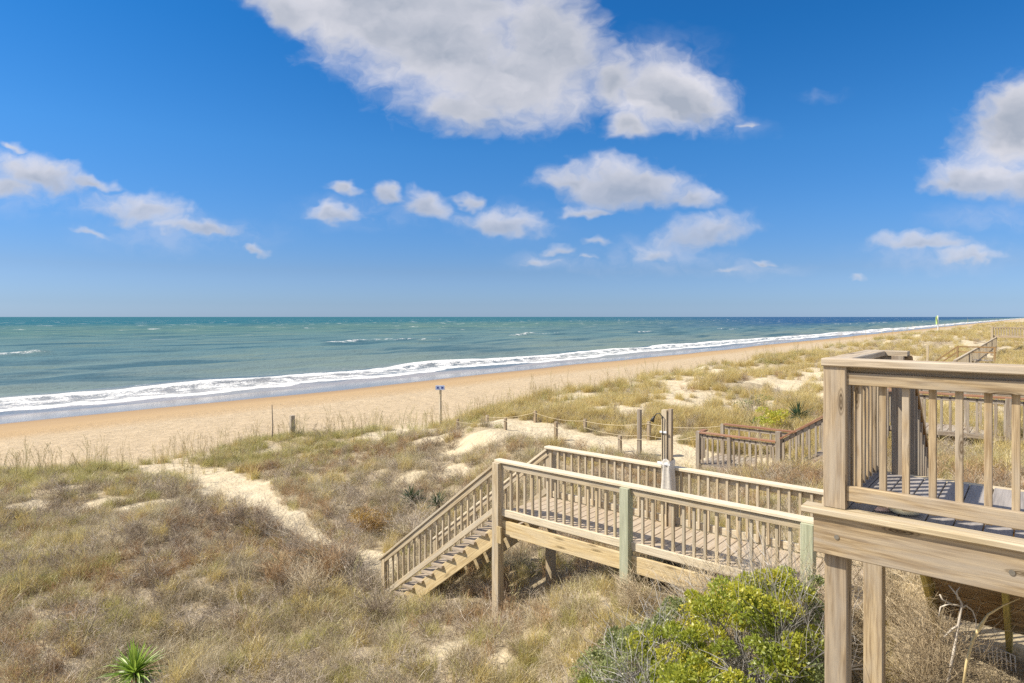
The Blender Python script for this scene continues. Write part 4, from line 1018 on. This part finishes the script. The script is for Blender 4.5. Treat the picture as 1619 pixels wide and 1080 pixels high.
for (bx_, by_, rx, ry, tl, wt) in blobs:
    a = math.radians(-tl); cx_, cy_ = (bx_ - 809.5)/1000, (501 - by_)/1000
    d = N.vmath('SUBTRACT', warp, (cx_, cy_, 0))
    e1_ = N.vmath('DOT_PRODUCT', d, (math.cos(a)/rx*1000, math.sin(a)/rx*1000, 0), 'Value'); e2_ = N.vmath('DOT_PRODUCT', d, (-math.sin(a)/ry*1000, math.cos(a)/ry*1000, 0), 'Value')
    e2_ = N.math('MULTIPLY', e2_, N.math('ADD', 1.12, N.math('MULTIPLY', N.math('SIGN', e2_), -.30 if ry < 50 else 0.0)))
    l = N.math('SQRT', N.math('ADD', N.math('MULTIPLY', e1_, e1_), N.math('MULTIPLY', e2_, e2_)))
    v = N.math('SUBTRACT', wt + (.24 if ry >= 57 else .10), l)
    v = N.math('MAXIMUM', v, -1.0)
    if ry < 50:
        wq = N.math('POWER', N.math('MAXIMUM', N.math('ADD', v, .35), 0.0), 2.0)
        vs1 = N.math('MULTIPLY_ADD', wq, e2_, vs1); vs0 = N.math('ADD', vs0, wq)
    fld = v if fld is None else N.math('SMOOTH_MAX', fld, v, .22)
def cn(offx, offy):
    p = N.vmath('ADD', warp, (offx, offy, 0))
    return N.math('ADD', N.math('MULTIPLY', N.noise(N.scalev(p, 9, 13, 1), 1.0, 4, .5, .2), .62), N.math('MULTIPLY', N.noise(N.scalev(p, 30, 38, 1), 1.0, 7, .62, .4), .38))
na_, nb_ = cn(0, 0), cn(-.012, .022)
den = N.math('ADD', fld, N.math('MULTIPLY', N.math('SUBTRACT', na_, .5), 1.45))
alpha = N.smooth(den, -.10, .78)
front_ = N.smooth(sx.outputs[1], .08, .2)
alpha = N.math('MULTIPLY', N.math('MULTIPLY', alpha, front_), N.lin(pv, .04, .26, .55, .97))
relief = N.math('SUBTRACT', na_, nb_)
vert = N.math('DIVIDE', vs1, vs0)
lowf = N.noise(N.scalev(pvec, 5.5, 8, 1), 1.0, 3, .5)
bright = N.math('ADD', N.math('ADD', N.math('MULTIPLY', relief, 1.05), N.math('MULTIPLY', vert, .42)), N.math('ADD', N.math('MULTIPLY', N.math('SUBTRACT', lowf, .5), 1.0), N.smooth(den, 1.1, .25, .18, .72)))
cl_ = N.mix(N.math('MAXIMUM', N.math('MINIMUM', bright, 1.0), 0.0), (2.9, 3.2, 3.8), (5.8, 5.7, 6.05))
rp_ = N.add('ShaderNodeValToRGB'); N.set(rp_, 0, N.math('MAXIMUM', sx.outputs[2], 0.0)); el_ = rp_.color_ramp.elements
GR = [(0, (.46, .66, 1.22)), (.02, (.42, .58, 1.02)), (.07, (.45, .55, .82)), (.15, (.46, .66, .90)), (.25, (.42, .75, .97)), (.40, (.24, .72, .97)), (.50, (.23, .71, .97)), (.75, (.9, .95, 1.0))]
while len(el_) < len(GR): el_.new(.5)
for e_, (p_, c_) in zip(el_, GR): e_.position = p_; e_.color = c4(c_)
N_SKY = N.mix(1.0, hs.outputs[0], rp_.outputs[0], 'MULTIPLY')
thin = None
for (bx_, by_, rx, ry, wt) in [(1040,404,150,34,.34),(890,412,110,24,.30),(1490,402,170,36,.30),(290,372,190,36,.26),(1190,428,110,18,.28),(1150,200,85,26,.26),(60,320,150,34,.25),(600,335,170,34,.18),(1300,152,50,12,.16),(1560,345,120,30,.25),(1060,95,110,60,.22),(800,352,110,34,.22)]:
    d = N.vmath('MULTIPLY', N.vmath('SUBTRACT', warp, ((bx_ - 809.5)/1000, (501 - by_)/1000, 0)), (1000/rx, 1000/ry, 0))
    q = N.smooth(N.vmath('LENGTH', d, out='Value'), 1.15, .1, 0.0, wt)
    thin = q if thin is None else N.math('MAXIMUM', thin, q)
thin = N.math('MULTIPLY', N.math('MULTIPLY', thin, N.smooth(na_, .34, .62)), front_)
N_SKY = N.mix(thin, N_SKY, (5.0, 5.1, 5.8))
other = N.math('MAXIMUM', N.smooth(sx.outputs[1], .05, -.15), N.smooth(sx.outputs[2], .56, .72))   # unseen white clouds added overhead and landward to brighten the fill light
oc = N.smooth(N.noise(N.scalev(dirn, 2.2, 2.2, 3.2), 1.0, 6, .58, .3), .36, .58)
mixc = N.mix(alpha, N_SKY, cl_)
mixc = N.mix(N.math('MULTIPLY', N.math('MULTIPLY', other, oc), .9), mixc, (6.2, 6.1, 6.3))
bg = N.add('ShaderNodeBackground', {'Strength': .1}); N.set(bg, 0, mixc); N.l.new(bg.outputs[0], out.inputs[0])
wd.cycles.sampling_method = 'MANUAL'; wd.cycles.sample_map_resolution = 512

cam = bpy.data.cameras.new('camera'); co = bpy.data.objects.new('camera', cam); COL.objects.link(co)
co.location = (0, 0, CAMZ); co.rotation_euler = (math.radians(90), 0, 0)
cam.sensor_width = 36; cam.lens = 36*1000/1619; cam.shift_y = -39/1619; cam.clip_end = 200000; cam.clip_start = .05
scene.camera = co
vs_ = scene.view_settings; vs_.view_transform = 'Standard'; vs_.look = 'None'; vs_.exposure = .5; vs_.gamma = 1
scene.cycles.max_bounces = 6; scene.cycles.diffuse_bounces = 3; scene.cycles.glossy_bounces = 3; scene.cycles.transmission_bounces = 3
scene.cycles.use_adaptive_sampling = True; scene.cycles.use_denoising = False
